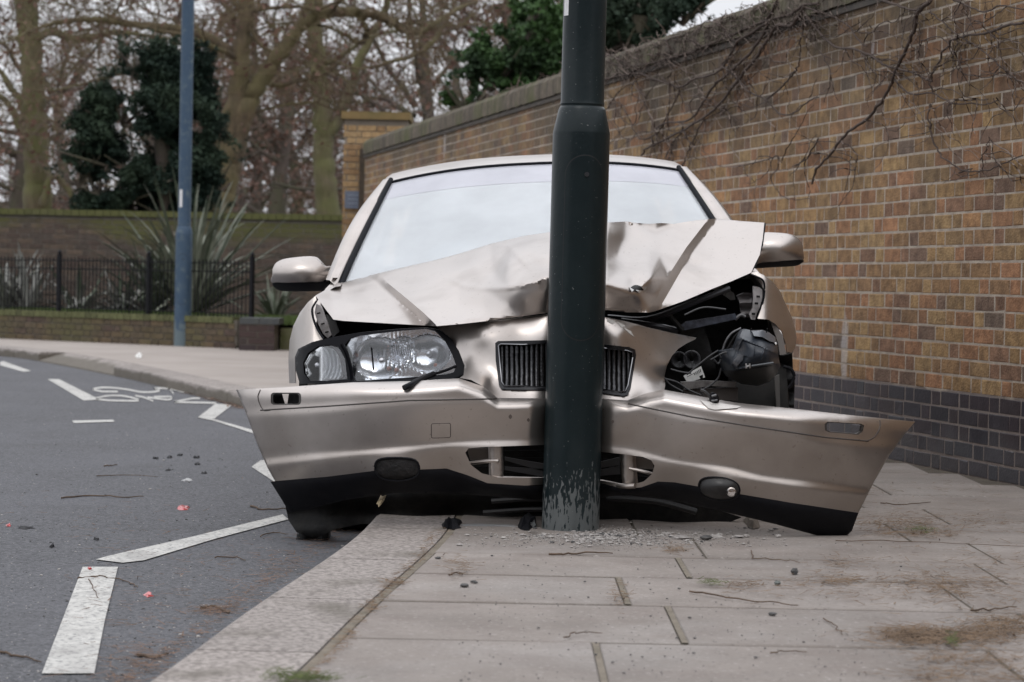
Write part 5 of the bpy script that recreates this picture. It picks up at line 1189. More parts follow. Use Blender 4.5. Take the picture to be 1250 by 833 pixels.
# ---- displaced lamp housing
z6 = lambda L_: [(870+x*120/833, 390+y*120/833) for x, y in L_]
hsT = tps([(x, y, d) for (x, y), d in zip(z6([(60,270),(190,250),(250,100),(430,95),(540,150),(560,330),(540,470),(380,565),(200,540),(90,430),(250,160),(530,280),(300,260),(410,350),(180,430),(510,375),(250,500),(430,490),(350,220)]),
        [8.66,8.58,8.60,8.62,8.72,8.70,8.74,8.78,8.76,8.70,8.52,8.56,8.49,8.48,8.54,8.55,8.64,8.66,8.49])])
hs_ol = z6([(60,270),(110,262),(185,250),(225,150),(250,95),(290,85),(345,98),(430,95),(480,120),(535,150),(548,220),(560,330),(575,400),(540,470),(480,530),(380,565),(250,550),(130,490),(90,430),(75,340)])
def hsD(px, py): 
    d = hsT(px, py)
    for ln, a, w in ((z6([(250,165),(400,225),(530,285)]), -.010, 1.2), (z6([(440,250),(410,350)]), -.006, 1.0), (z6([(90,435),(180,430),(510,375),(560,370)]), -.012, 1.6), (z6([(250,165),(160,390)]), -.010, 1.3)): d = d+crease(ln, a, w)(px, py)
    return d
hsg = relief('lamp_housing', hs_ol, hsD, HOUSEP, car, (), 1.6, .10, ang=28); hsg['label'] = 'broken black lamp housing hanging out of the right wing'
relief('housing_cap', z6([(335,105),(430,92),(480,112),(530,150),(535,200),(480,185),(420,150),(350,140)]), shift(hsD, -.03), mat('housing_cap_grey', (.085,.095,.11), .3), hsg, (), 2, .05)
relief('housing_clip', z6([(215,295),(262,305),(255,345),(205,400),(170,405),(150,395)]), shift(hsD, -.014), mat('clip_black', (.02,.022,.028), .35), hsg, (), 2, .02)
relief('housing_plate', z6([(250,185),(355,225),(345,330),(240,300)]), shift(hsD, -.006), HOUSEP, hsg, (), 2, .01)
relief('housing_base', z6([(85,440),(180,445),(510,392),(560,400),(540,470),(480,528),(380,562),(250,548),(135,490)]), shift(hsD, -.008), mat('base_black', (.022,.024,.024), .4), hsg, (), 3, .03)
bar('housing_edge', [(*p, 8.475+.0*i) for i, p in enumerate(z6([(330,395),(430,380),(515,368)]))], .0035, mat('edge_grey', (.10,.11,.12), .35), hsg)
# raised maker's letter mark: an open H of two strokes and a bar
Hm = mat('white_mark', (.72,.72,.72), .5)
for pts in ([(276,376),(290,374),(293,416),(279,418)], [(306,376),(320,374),(323,414),(309,417)], [(288,392),(310,386),(310,397),(290,404)]): relief('maker_mark', z6(pts), shift(hsD, -.016), Hm, hsg, (), 3, .004)
relief('housing_screw', ccr(z6([(528,196),(538,194),(544,204),(536,214),(528,208)]), 2), shift(hsD, -.03), Hm, hsg, (), 2, .01)
bar('housing_hoop', [(*p, 8.7) for p in z6([(85,262),(110,190),(160,120),(240,75)])], .004, METALD, hsg); bar('housing_hoop', [(*p, 8.72) for p in z6([(130,250),(190,150),(250,95)])], .005, DARK, hsg)
for x in (320,455): bar('housing_pin', [(*z6([(x,112)])[0],8.58),(*z6([(x+8,78)])[0],8.57)], .002, DARK, hsg)
relief('wheel_arch_liner', z6([(560,300),(600,310),(675,285),(680,420),(695,520),(690,752),(560,735),(575,480)]), lambda px, py: 9.02+.03*np.sin(py/5.), DARK, car, (), 3, .4)
bar('liner_hoop', [(*p, 8.98) for p in z6([(600,400),(660,420),(690,480),(660,560),(610,600)])], .006, BLACKP)
relief('liner_stay', z6([(523,480),(565,470),(572,745),(540,742)]), plane(8.9), mat('stay_grey', (.10,.095,.09), .5), car, (), 4, .02)
# ---- body sides
def side_x(y, z): return cint(z, [(.14,.84),(.22,.885),(.35,.905),(.5,.918),(.66,.914),(.8,.885),(.9,.835),(.97,.775)])-.10*np.clip((9.25-y)/.5, 0, 1)**1.6-.07*np.clip((y-12.2)/.8, 0, 1)**2
for sg in (-1, 1):
    mp = lambda a, b, d, sg=sg: Lc(sg*d, a/100, b/100)
    D = lambda a, b: side_x(a/100, b/100)
    F = (sg, 0, 0); th = -.03*sg
    def arch(yc, r=.355, z=.30, n=12): return [((yc+r*math.cos(a))*100, (z+r*math.sin(a))*100) for a in np.linspace(PI+.35, -.35, n)]
    a1 = arch(9.22); a2 = arch(12.0)
    side = lambda name, ol, m=PAINT, D=D, holes=(), step=6, tk=th: relief(name, ol, D, m, car, holes, step, tk, mapf=mp, axis=0, face=F, ang=50)
    side('wing_side', [(934,84),(944,91),(958,95),(958,18),(a1[-1][0]+1,18)]+a1[::-1][:7])
    side('front_door', [(959,95),(1062,97),(1062,20),(959,20)]); side('rear_door', [(1063,97),(1160,98),(1160,60),(1150,20),(1063,20)])
    side('rear_quarter', [(1161,98),(1290,100),(1300,60),(1295,25),(a2[-1][0]+1,20)]+a2[::-1]+[(a2[0][0],20),(1151,20),(1161,60)])
    side('sill', [(955,12),(1165,12),(1165,19.5),(955,19.5)], BLACKP)
    gx = lambda a, b: .825-.185*np.clip((b/100-.95)/.38, 0, 1.1)-.02*((a-1080)/130)**2
    w1 = [(975,99),(1058,100),(1058,129),(1020,126),(990,113)]; w2 = [(1066,100),(1160,102),(1172,108),(1140,127),(1066,129)]
    side('side_frame', [(950,95),(1220,98),(1190,115),(1145,131),(1062,134),(1018,131.5),(985,115)], PAINT, gx, [w1, w2], 5, -.02*sg)
    for w_ in (w1, w2): side('side_window', w_, SIDEG, lambda a, b: gx(a, b)-.006, (), 20, -.004*sg)
    side('door_handle', rrect(1045,82,1058,86,1.5), PAINT, lambda a, b: D(a, b)+.025, (), 3, -.03*sg); side('door_handle', rrect(1140,83,1153,87,1.5), PAINT, lambda a, b: D(a, b)+.025, (), 3, -.03*sg)
# roof, windscreen, pillars
def roofz(y, x): 
    return cint(y, [(10.18,1.375),(10.45,1.425),(10.9,1.46),(11.3,1.455),(11.7,1.40),(11.9,1.36)])-.055*(abs(x)/.6)**2.4
ys_ = np.linspace(10.18, 11.85, 22); us = np.linspace(-1, 1, 33); rows = []
for y in ys_:
    hw = cint(y, [(10.18,.600),(10.6,.615),(11.3,.61),(11.9,.575)]); A_ = Lc(us*hw, y-.05*(1-us**2)*np.clip((10.6-y)/.42, 0, 1), roofz(y, us*.6)); z1_ = roofz(y, np.array([.6]))[0]
    ex = lambda sg: [Lc(sg*(hw+.022), y, z1_-.012), Lc(sg*(hw+.042), y, z1_-.04), Lc(sg*(hw+.05), y+.01, z1_-.075)]
    rows.append(np.vstack([np.array(ex(-1))[::-1], A_, np.array(ex(1))]))
rt = np.array(rows); mb = MB(); mb.grid(rt); mb.grid(rt-np.array([0,0,.02])); mb.build('roof', PAINT, car, ang=40)
max_ = lambda v: np.maximum(v, 0)**.93+np.minimum(v, 0)
def screen(u, v, off=0.0):
    """windscreen surface: u -1..1 across, v 0 base .. 1 top"""
    hw = .782*(1-v)+.606*v; x = u*hw; y = 9.50+.68*v-.13*(1-u**2)*(1-.6*v); z = .93+.455*max_(v)-.052*abs(u)**2.4*v-.02*u*u*(1-v)
    return Lc(x, y-off, z+off*.5)
def sgrid(name, v0, v1, m, u0=-1, u1=1, off=0, nu=30, nv=14, par=car, th=.005):
    U, V_ = np.meshgrid(np.linspace(u0, u1, nu), np.linspace(v0, v1, nv)); P = screen(U, V_, off); mb = MB(); mb.grid(P); q = P+np.array([0, th, -th*.3]); mb.grid(q); return mb.build(name, m, par, ang=60)
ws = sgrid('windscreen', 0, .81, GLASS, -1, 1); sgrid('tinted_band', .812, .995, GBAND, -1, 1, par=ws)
for sg in (-1, 1):
    v = np.linspace(-.02, 1.03, 22)
    P = np.array([screen(sg*.992, t, .008) for t in v]); rr = np.interp(v, [0,1], [.0125,.010]); MB().tube(P, rr, 8).build('screen_seal', RUBBER, car)
    rows = []
    for t in v:
        a = screen(sg*1.0, t, .004); out = Lc(sg*(.835*(1-t)+.655*t+.012*math.sin(t*PI)), 9.60+.70*t, .945+.395*t+.03*math.sin(t*PI)-.03*t); mid = (a+out)/2+np.array([sg*.006, -.035, .020]); back = out+np.array([-sg*.02, .10, -.01])
        rows.append([a, a*.75+mid*.25+np.array([0,-.008,.004]), mid, mid*.4+out*.6+np.array([sg*.006,-.008,.006]), out, back])
    mb = MB(); mb.grid(np.array(rows)); mb.build('pillar', PAINT, car, ang=50)
P = np.array([screen(u, 1.0, .004) for u in np.linspace(-1, 1, 30)]); MB().tube(P, .006, 8).build('screen_seal', RUBBER, car)
P = np.array([screen(u, -.02, .0) for u in np.linspace(-1, 1, 30)]); MB().tube(P, .02, 8).build('cowl', BLACKP, car)
# scuttle and left wing top behind the bonnet
for sg in (-1, 1):
    rows = []
    for y in np.linspace(9.34, 9.72, 7):
        hx = side_x(y, .9); t = (y-9.05)/.65
        rows.append([Lc(sg*(hx+.01), y, .82+.09*t), Lc(sg*(hx-.012), y, .86+.075*t), Lc(sg*(hx-.05), y, .885+.065*t), Lc(sg*(hx-.07), y, .888+.062*t)])
    mb = MB(); mb.grid(np.array(rows)); mb.build('wing_top', PAINT, car, ang=60)
# rear: boot, back window, rear bumper, lamps
rows = []
for y, z, hw in ((11.85,1.36,.56),(12.05,1.22,.62),(12.25,1.08,.68),(12.32,1.04,.70)): rows.append(Lc(us*hw, y+.05*(us**2)*-1, z-.02*us**2))
MB().grid(np.array(rows)).build('rear_window', SIDEG, car)
rows = [Lc(us*hw, y, z-.04*us**2) for y, z, hw in ((12.3,1.04,.76),(12.6,1.06,.78),(12.9,1.05,.77),(12.98,1.0,.77),(13.0,.7,.78),(12.99,.62,.78))]; MB().grid(np.array(rows)).build('boot_lid', PAINT, car, ang=40)
rows = [Lc(us*hw, y+.10*(1-us**4), z) for y, z, hw in ((12.92,.62,.84),(12.98,.55,.86),(12.98,.35,.86),(12.9,.22,.82))]; MB().grid(np.array(rows)).build('rear_bumper', PAINT, car, ang=40)
for sg in (-1, 1): MB().box(Lc(sg*.74, 12.93, .83), (.2, .12, .3)).build('tail_lamp', mat('red_lamp', (.35,.02,.02), .2, coat=.6), car, False)
for a, b in ((9.4,11.9),): MB().box(Lc(0, 10.9, .24), (1.5, 3.4, .10)).build('floor_pan', DARK, car, False)
MB().box(Lc(0, 12.5, .55), (1.4, .7, .5)).build('boot_floor', DARK, car, False)
MB().box(Lc(0, 9.05, .30), (1.1, .6, .22)).build('undertray', DARK, car, False)
# cabin
MB().box(Lc(0, 9.92, .84), (1.36, .50, .14)).build('dashboard', INTER, car, True)
MB().box(Lc(0, 9.66, .62), (1.5, .04, .66)).build('firewall', DARK, car, False)
for x in (-.38, .38):
    b = MB(); b.box(Lc(x, 10.75, .80), (.50, .14, .60)); b.box(Lc(x, 10.5, .50), (.5, .5, .16)); b.build('front_seat', INTER, car, True)
    h = MB(); h.lathe([(0,-.11),(.09,-.10),(.13,-.03),(.13,.05),(.09,.11),(0,.12)], 16, Lc(x, 10.78, 1.18)); h.build('headrest', mat('pale_headrest', (.6,.6,.6), .8), car)
MB().box(Lc(0, 11.6, .75), (1.2, .16, .56)).build('rear_seat', INTER, car, True)
a = np.linspace(0, 2*PI, 25); sw = Lc(-.38+.18*np.cos(a), 10.22+.05*np.sin(a), .93+.17*np.sin(a)); MB().tube(sw, .014, 8).build('steering_wheel', BLACKP, car)
relief('airbag', ccr([(520,322),(524,306),(540,297),(560,293),(582,299),(592,312),(590,325),(560,330)], 3), lambda px, py: 10.12-.08*np.clip(1-((px-556)/36)**2-((py-312)/20)**2, 0, 1), AIRBAG, car, (), 4, .05)
relief('airbag', ccr([(655,290),(656,270),(664,262),(680,258),(700,262),(705,285)], 3), lambda px, py: 10.1-.06*np.clip(1-((px-680)/30)**2-((py-275)/20)**2, 0, 1), AIRBAG, car, (), 4, .05)
MB().box(Lc(0, 10.02, 1.25), (.22, .03, .06)).build('rear_view_mirror', BLACKP, car, True)
# wheels
for x, y, tn in ((-.765,9.22,0),(.765,9.22,0),(-.765,12.0,0),(.765,12.0,0)):
    c = Lc(x, y, .315)
    w = thing_w = MB().lathe([(.19,-.10),(.27,-.108),(.305,-.10),(.317,-.07),(.317,.07),(.305,.10),(.27,.108),(.19,.10)], 40, c, 'x', caps=False).build('wheel', TYRE, car)
    MB().lathe([(0,-.03),(.06,-.05),(.17,-.07),(.2,-.09),(.2,.09),(.17,.06),(0,.05)], 24, c, 'x', caps=False).build('rim', METALD, w)
# ---- door mirrors
def mirror(ol, band, cx, cy, rx, ry, Y0, lab):
    D = lambda px, py: Y0-.05+.10*np.clip(((px-cx)/rx)**2+((py-cy)/ry)**2, 0, 1.3)**1.2
    m_ = relief('door_mirror', ccr(ol, 4), D, PAINT, car, (), 2.2, .11, ang=80); m_['label'] = lab
    relief('mirror_base', ccr(band, 3), lambda px, py: D(px, py)-.002, BLACKP, m_, (), 2.2, .11, ang=80); return m_
mirror([(332.5,335),(333,328),(337,321),(346,316.5),(360,314.3),(375,313),(384,313.8),(390,319),(396,325),(405,325.5),(404,335),(398,344),(370,345.5),(333,346)],
       [(333,345.5),(350,345.8),(370,345.2),(394,344),(402,334),(405,326),(404.5,340),(401,351),(395,355),(370,356),(345,355.5),(336,352)], 370, 334, 40, 24, 9.82, 'champagne door mirror standing clear of the garden wall')
mirror([(922,327),(924,310),(928,292),(932,284.5),(945,284),(962,285.5),(972,289.5),(979,298),(980.5,308),(979,318.5),(950,320),(930,322)],
       [(922,327.5),(926,321.8),(945,320.2),(979.5,317.5),(978,322),(970,325),(945,326.5)], 945, 304, 40, 24, 9.85, 'champagne door mirror half behind the raised bonnet corner')
# bits hanging beneath
relief('sump_guard', ccr([(362,655),(366,648),(395,647),(400,655),(396,668),(366,670),(361,665)], 3), lambda px, py: 8.75+.01*np.sin(px/4), mat('wet_black_plastic', (.015,.015,.016), .25), car, (), 3, .15)
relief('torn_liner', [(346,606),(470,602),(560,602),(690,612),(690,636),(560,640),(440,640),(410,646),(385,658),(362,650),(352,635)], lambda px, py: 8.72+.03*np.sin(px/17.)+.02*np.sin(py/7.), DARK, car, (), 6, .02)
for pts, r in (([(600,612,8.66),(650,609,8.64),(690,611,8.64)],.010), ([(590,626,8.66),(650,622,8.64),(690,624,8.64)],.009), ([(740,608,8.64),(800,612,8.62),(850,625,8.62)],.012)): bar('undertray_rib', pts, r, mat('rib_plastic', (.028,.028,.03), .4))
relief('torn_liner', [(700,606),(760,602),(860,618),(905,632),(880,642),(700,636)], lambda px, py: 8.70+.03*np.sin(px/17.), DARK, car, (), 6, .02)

relief('slot_backing', [(326,476),(372,475),(371,498),(350,498),(352.5,481),(344,481),(349,498),(327,498)], shift(DBL, .05), DARK, o_bl, (), 6, .01)
# ================================================================== LITTER AND SMALL THINGS
CONC = mat('concrete_chip', (.36,.34,.32), .9, c2=(.24,.22,.21), scale=60, objrand=.25)
DCHIP = mat('dark_chip_stone', (.05,.05,.052), .7, c2=(.09,.085,.08), scale=50)
TWG = mat('dry_twig', (.13,.085,.055), .9, c2=(.07,.045,.03), scale=30)
STRAW = mat('straw_litter', (.20,.135,.085), .9, c2=(.10,.065,.04), scale=12, world=True)
REDP = mat('red_lamp_shard', (.45,.03,.03), .3, coat=.5)
def pebble(mb, c, r, r_, flat=.6):
    n = 7; v = []; 
    for j, (zz, k) in enumerate(((-.5, .75), (.1, 1.0), (.6, .6))):
        for i in range(n):
            a = 2*PI*i/n+j*.3; q = k*r*r_.uniform(.75, 1.2); v.append((c[0]+q*math.cos(a), c[1]+q*math.sin(a), c[2]+r*flat*(zz+.5)))
    f = [(j*n+i, j*n+(i+1) % n, (j+1)*n+(i+1) % n, (j+1)*n+i) for j in range(2) for i in range(n)]+[tuple(range(n))[::-1], tuple(2*n+i for i in range(n))]
    return mb.add(v, f)
rr_ = random.Random(3)
# crushed concrete round the foot of the post
mb = MB(); mb2 = MB(); mb3 = MB()
for k in range(6500):
    q = rr_.random()
    if q < .55: x = 700+abs(rr_.gauss(0, 75)); y = 655+rr_.gauss(0, 6)+(x-700)*.02
    elif q < .8: x = rr_.gauss(690, 38); y = 652+abs(rr_.gauss(0, 5))
    else: x = rr_.uniform(560, 960); y = rr_.uniform(643, 668)
    c = G(x, y); r = min(.011, .0008*math.exp(abs(rr_.gauss(0, .85)))); pebble(mb if rr_.random() < .8 else mb2, c, r, rr_)
for k in range(500):
    c = G(rr_.uniform(560, 1100), rr_.uniform(655, 833)); pebble(mb2, c, .0012*math.exp(abs(rr_.gauss(0, .5))), rr_)
for k in range(1600):
    x = rr_.uniform(0, 420); y = rr_.uniform(500, 833); c = G(x, y, -.10); pebble(mb2 if rr_.random() < .6 else mb3, c, .0016*math.exp(abs(rr_.gauss(0, .45))), rr_)
tag(mb.build('concrete_rubble', CONC, None, False), 'pale crushed concrete chips scattered round the foot of the near post', 'rubble', kind='stuff')
tag(mb2.build('dark_grit', DCHIP, None, False), 'dark grit and crumbs sprinkled over slabs and road', 'grit', kind='stuff')
tag(mb3.build('pale_grit', mat('pale_grit_stone', (.4,.38,.36), .8), None, False), 'pale grit specks sprinkled on the asphalt', 'grit', kind='stuff')
def stone(x, y, r, m, label, cat='stone', flat=.6, z=0, name='stone'):
    o = pebble(MB(), G(x, y, z), r, rr_, flat).build(name, m, None, True, 30); tag(o, label, cat); return o
stone(832,658,.030,CONC,'largest pale concrete lump right of the post rubble', flat=.35); stone(862,659,.022,DCHIP,'dark angular lump beside the largest pale concrete lump', flat=.6)
stone(902,656,.02,CONC,'small pale chip lying right of the rubble under the bumper', flat=.3); stone(970,701,.012,DCHIP,'black round bead on the slab below the right bumper end', flat=1.3); stone(949,714,.011,mat('grey_green_stone', (.12,.13,.12), .7),'grey green pebble just left of the black bead', flat=.9)
stone(567,716,.014,DCHIP,'small black pebble on the slab near the kerb', flat=.5); stone(578,711,.010,DCHIP,'tiny black crumb behind the small black pebble', flat=.5); stone(535,682,.010,DCHIP,'dark crumb beside the mossy slab joint', flat=.5)
stone(943,751,.012,DCHIP,'black crumb on the fourth slab row', flat=.5)
def crumpled(name, pts, z, h, m, label, cat):
    P0 = [G(x, y, z) for x, y in pts]; c = np.mean(P0, 0); P = []
    for i_, p in enumerate(P0):
        p2 = P0[(i_+1) % len(P0)]; P += [c+(p-c)*.85*rr_.uniform(.8,1.05), c+((p+p2)/2-c)*.85*rr_.uniform(.6,1.1)]
    v = [tuple(p) for p in P]+[tuple(c+(p-c)*rr_.uniform(.35,.9)+np.array([0,0,h*rr_.uniform(.15,.9)])) for p in P]; n = len(P)
    o = MB().add(v, [tuple(range(n))[::-1], tuple(range(n, 2*n))]+[(i, (i+1) % n, n+(i+1) % n, n+i) for i in range(n)]).build(name, m, None, False); return tag(o, label, cat)
R0 = -.099
crumpled('plastic_shard', [(214,621),(222,618),(233,619),(232,623),(218,624)], R0, .012, REDP, 'larger red plastic shard in the middle of the road', 'shard')
crumpled('plastic_shard', [(172,726),(182,725),(190,728),(180,730)], R0, .010, REDP, 'red plastic shard right of the near white marking', 'shard')
crumpled('plastic_shard', [(6,641),(14,640),(14,643),(8,644)], R0, .010, REDP, 'small red shard at the left edge beside the black strip', 'shard')
crumpled('plastic_shard', [(106,694),(112,693),(113,695),(108,696)], R0+.004, .006, REDP, 'tiny red shard on top of the near white marking', 'shard')
crumpled('plastic_strip', [(18,643),(44,642),(46,645),(32,647),(18,646)], R0, .006, BLACKP, 'black plastic strip lying near the left edge of the road', 'debris')
crumpled('plastic_piece', [(114,655),(122,658),(120,662),(113,659)], R0, .012, BLACKP, 'small black plastic piece left of the long white line', 'debris')
crumpled('plastic_piece', [(59,668),(66,664),(67,668),(62,670)], R0, .012, BLACKP, 'black plastic bit further left of the long white line', 'debris')
for i, (x, y) in enumerate(((190,560),(207,559),(220,556),(240,559),(241,567),(249,578),(205,574))):
    crumpled('rubber_scrap', [(x-5,y),(x,y-1.5),(x+5,y-.5),(x+3,y+1.2),(x-4,y+1)], R0, .012, BLACKP, ['black scrap at the left end of the row of scraps on the road','second black scrap from the left in the row on the road','flat black scrap at the top of the row on the road','black scrap at the right end of the row on the road','black scrap just under the right end of the row','square black scrap below the row nearest the bumper','round black scrap alone beneath the row on the road'][i], 'scrap')
crumpled('paper_scrap', [(218,587),(226,585),(236,584.5),(238,586.5),(224,589)], R0, .01, mat('grey_paper', (.4,.4,.4), .8), 'pale folded scrap below the row of black scraps', 'scrap')
crumpled('paper_ball', [(164,435),(170,433),(175,434),(174,437),(166,438)], 0, .05, mat('white_litter', (.8,.8,.78), .7), 'white paper litter on the far pavement by the kerb', 'litter')
crumpled('foil_scrap', [(866,654),(880,652),(884,656),(870,658)], 0, .01, CONC, 'flat pale flake beside the dark angular lump', 'debris')
# things left under the front of the car
crumpled('metal_strip', [(545,640),(580,640),(640,641),(640,643.5),(545,643)], 0, .004, mat('pale_strip', (.35,.35,.35), .4, .4), 'thin pale metal strip under the car nose', 'debris')
crumpled('plastic_lump', [(535,640),(550,636),(566,638),(568,646),(552,648),(538,646)], 0, .035, BLACKP, 'black plastic lump under the left side of the car nose', 'debris')
crumpled('plastic_lump', [(628,642),(640,632),(656,634),(660,645),(646,650),(632,648)], 0, .05, BLACKP, 'torn black plastic heaped against the left of the post foot', 'debris')
crumpled('metal_scrap', [(645,640),(652,636),(656,641),(650,645)], .03, .02, mat('shiny_scrap', (.6,.6,.6), .25, 1), 'shiny torn scrap in the heap against the post foot', 'debris')
crumpled('tow_hook', [(905,634),(915,632),(930,640),(928,647),(912,646)], 0, .03, mat('beige_scrap', (.14,.12,.10), .6), 'curled scrap on the slabs under the right bumper half', 'debris')
crumpled('leaf_scrap', [(458,616),(464,603),(474,602),(470,612),(461,622)], .08, .01, mat('pale_leaf', (.22,.17,.10), .8), 'pale dry leaf caught under the left bumper half', 'leaf')
# twigs that can be picked out one by one
def twig_on(pts, w, z, m, label, name='twig'):
    P = np.array([G(x, y, z+.004) for x, y in pts]); C_ = cr(P, 5); w = w*.6; C_[1:-1] += rng.normal(0, .0035, (len(C_)-2, 3))*np.array([1,1.5,.5]); C_[:, 2] = np.maximum(C_[:, 2], z+.003)
    return tag(MB().tube(C_, w*np.linspace(1, .5, len(C_)), 5).build(name, m, None, True, 80), label, 'twig')
TL = [([(670,676.5),(700,676),(725,675),(748,675.5)], .0055, 0, 'straight tan twig on the slabs below the post'), ([(842,722),(880,729),(930,735),(974,739)], .0045, 0, 'long thin brown twig slanting over the right slabs'),
 ([(917,672),(922,682),(950,683),(976,687)], .003, 0, 'curved dark twig below the bumper end'), ([(1075,614),(1100,616),(1136,613)], .004, 0, 'dark twig behind the right bumper end'), ([(1020,660),(1120,662),(1250,667)], .0025, 0, 'very long thin twig across the right slabs'),
 ([(1185,745),(1210,744),(1241,741)], .0045, 0, 'short stout twig near the right edge'), ([(688,778),(705,773),(735,773)], .003, 0, 'bent twig on the near centre slab'), ([(548,702),(556,699),(564,701),(560,698)], .004, 0, 'small dark curled twig beside the kerb joint'),
 ([(0,796),(22,800),(50,808)], .006, R0, 'twig in the near left corner of the road'), ([(75,608),(110,605),(150,607),(175,606)], .006, R0, 'brown broken branch across the middle of the road'), ([(118,581),(150,580),(193,582)], .0035, R0, 'thin straight twig above the brown broken branch'),
 ([(306,618),(322,622),(350,621)], .007, R0, 'pale curved twig poking out from under the left bumper end'), ([(95,706),(112,704),(140,706),(160,712),(168,717)], .004, R0, 'forked twig lying across the near white marking'), ([(108,707),(115,720),(120,730)], .003, R0, 'side shoot of the forked twig on the near white marking'),
 ([(318,655),(335,650),(352,652)], .004, R0, 'wispy twig below the long white line'), ([(245,742),(262,741),(280,748)], .009, R0, 'dark bark twig in the gutter by the near kerb'), ([(168,799),(190,802),(205,798)], .008, R0, 'dark twig at the foot of the near kerb'), ([(262,681),(285,680),(300,684)], .004, R0, 'thin twig right of the small red shard'),
 ([(127,569),(135,568.5),(143,567)], .006, R0, 'short dark stick left of the row of scraps'), ([(1005,755),(1020,764),(1028,775)], .003, 0, 'thin twig pointing to the litter heap on the right'), ([(940,797),(960,795),(985,796)], .003, 0, 'faint twig on the near right slab')]
for pts, w, z, lab in TL: twig_on(pts, w, z, TWG, lab)
# drifts of straw and leaf fragments
def drift(mb, cx, cy, sx, sy, n, z=0, ln=.018):
    wk = 1 if ln < .04 else 5
    for k in range(n):
        x, y = rr_.gauss(cx, sx), rr_.gauss(cy, sy)
        if y > 860 : continue
        c = G(x, y, z); a = rr_.gauss(0, .9); l_ = ln*rr_.uniform(.3, 1.6); d = np.array([math.cos(a), math.sin(a), rr_.gauss(0, .12)])*l_; n_ = np.array([-d[1], d[0], 0]); n_ = n_/np.linalg.norm(n_)*rr_.uniform(.0007, .0022)*wk
        c = c+np.array([0,0,rr_.uniform(.001,.008)]); mb.add([c-d-n_, c-d+n_, c+d+n_*.4+[0,0,.001], c+d-n_*.4], [(0,1,2,3)])
mb = MB()
for q in ((1155,778,45,7,900),(1225,765,28,7,450),(1110,775,20,5,300),(1180,805,40,6,180),(1150,825,30,5,120),(1095,640,35,6,420),(1120,652,30,3,200),(1200,640,30,8,120),(1140,712,50,8,260),(1170,722,40,10,200),(1030,690,25,6,90),(1015,710,30,3,100),(1010,720,60,10,110),(900,716,14,4,70),
          (824,672,10,3,60),(1180,690,60,25,240),(1100,600,60,10,90),(1190,575,40,4,60),(560,690,12,8,70),(480,712,10,3,50),(1220,830,40,10,120)): drift(mb, *q)
drift(mb, 755,728,6,9,40)
for k in range(90): t = rr_.random(); drift(mb, 372+170*(1-t)+rr_.gauss(0,4), 833-188*(1-t), 4, 3, 5, 0, .010)
tag(mb.build('straw_litter', STRAW, None, False, normals=False), 'brown straw and leaf crumbs drifted over the right-hand slabs', 'litter', kind='stuff')
mb = MB()
for q in ((180,803,25,8,110),(262,746,14,3,90),(215,760,40,25,60),(150,740,40,30,50),(330,690,30,12,90),(300,720,30,20,60),(110,640,80,30,60),(200,680,60,30,60),(390,655,22,10,140),(160,830,30,8,70)): drift(mb, *q, -.099)
for k in range(120): t = rr_.random(); drift(mb, 165+270*t-8-rr_.random()*25, 838-190*t, 5, 2, 3, -.099, .012)
# gutter drift on the far bend
for k in range(240):
    t = rr_.random(); x = 165+(300-165)*t; y = np.interp(x, [161,198,255,290,300], [456,466,483,493,497]); drift(mb, x, y, 5, 1.4, 9, -.098, .05)
tag(mb.build('gutter_leaves', mat('gutter_leaf', (.20,.125,.09), .9, c2=(.10,.065,.045), scale=9, world=True), None, False, normals=False), 'brown leaf litter and crumbs in the gutter', 'leaf litter', kind='stuff')
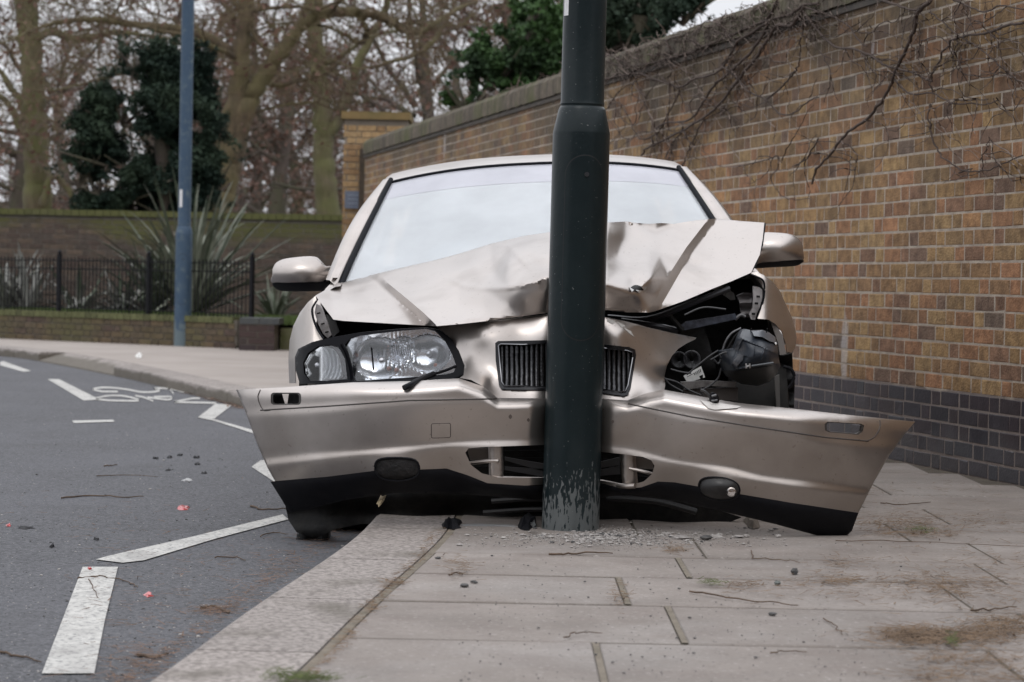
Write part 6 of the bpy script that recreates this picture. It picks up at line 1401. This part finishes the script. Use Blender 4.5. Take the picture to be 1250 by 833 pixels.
# moss tufts
MOSSG = mat('green_moss_tuft', (.09,.115,.03), .95, c2=(.05,.055,.02), scale=30, world=True)
mb = MB()
for cx, cy, sx, sy, n in ((370,829,20,3,260),(345,824,10,3,60),(1125,647,10,2,90),(868,712,9,2,60),(1163,783,5,3,50)): drift(mb, cx, cy, sx, sy, n, .006, .010)
tag(mb.build('moss', MOSSG, None, False, normals=False), 'green moss tufts in the slab joints', 'moss', kind='stuff')
# joint moss band between kerb and slabs is the mortar bed itself
# ---- unseen houses added behind the camera so the car paint mirrors a darker street
HB = mat('house_brick', (.20,.13,.085), .9, c2=(.14,.095,.07), scale=9, world=True); HW = mat('house_window', (.03,.035,.04), .1, coat=.5); HR = mat('slate_roof', (.06,.06,.07), .6, c2=(.045,.045,.05), scale=8); HF = mat('white_frame', (.7,.7,.68), .6)
for i in range(6):
    x0 = -21+i*7.0; Yb = -15.0
    h = thing('added_house', ['unseen brick house added far to the left behind the camera','unseen brick house added second from the left behind the camera','unseen brick house added just left of the camera, behind it','unseen brick house added just right of the camera, behind it','unseen brick house added second from the right behind the camera','unseen brick house added far to the right behind the camera'][i], 'house', (x0, Yb, 0), 'unseen houses added across the road')
    MB().box((x0+3.5, Yb-4, 3.4), (6.98, 8, 7.0)).build('wall', HB, h, False)
    v = [(x0,Yb+.3,6.9),(x0+6.98,Yb+.3,6.9),(x0+6.98,Yb-4,9.6),(x0,Yb-4,9.6),(x0,Yb-8.2,6.9),(x0+6.98,Yb-8.2,6.9)]
    rf = MB().add(v, [(0,1,2,3),(3,2,5,4),(0,3,4),(1,5,2),(0,4,5,1)]).build('roof', HR, h, False)
    MB().box((x0+.5, Yb-4, 9.9), (.9, .7, 1.4)).build('chimney', HB, rf, False)
    for wx, wz, ww, wh in ((1.5,1.9,1.6,1.8),(1.5,5.1,1.3,1.6),(5.2,5.1,1.3,1.6)):
        f = MB().box((x0+wx, Yb+.02, wz), (ww, .1, wh)).build('window', HF, h, False); MB().box((x0+wx, Yb+.075, wz), (ww-.16, .02, wh-.16)).build('pane', HW, f, False)
    d = MB().box((x0+5.2, Yb+.02, 1.2), (1.0, .1, 2.2)).build('door', mat('door_paint', (.03,.05,.09), .4), h, False)
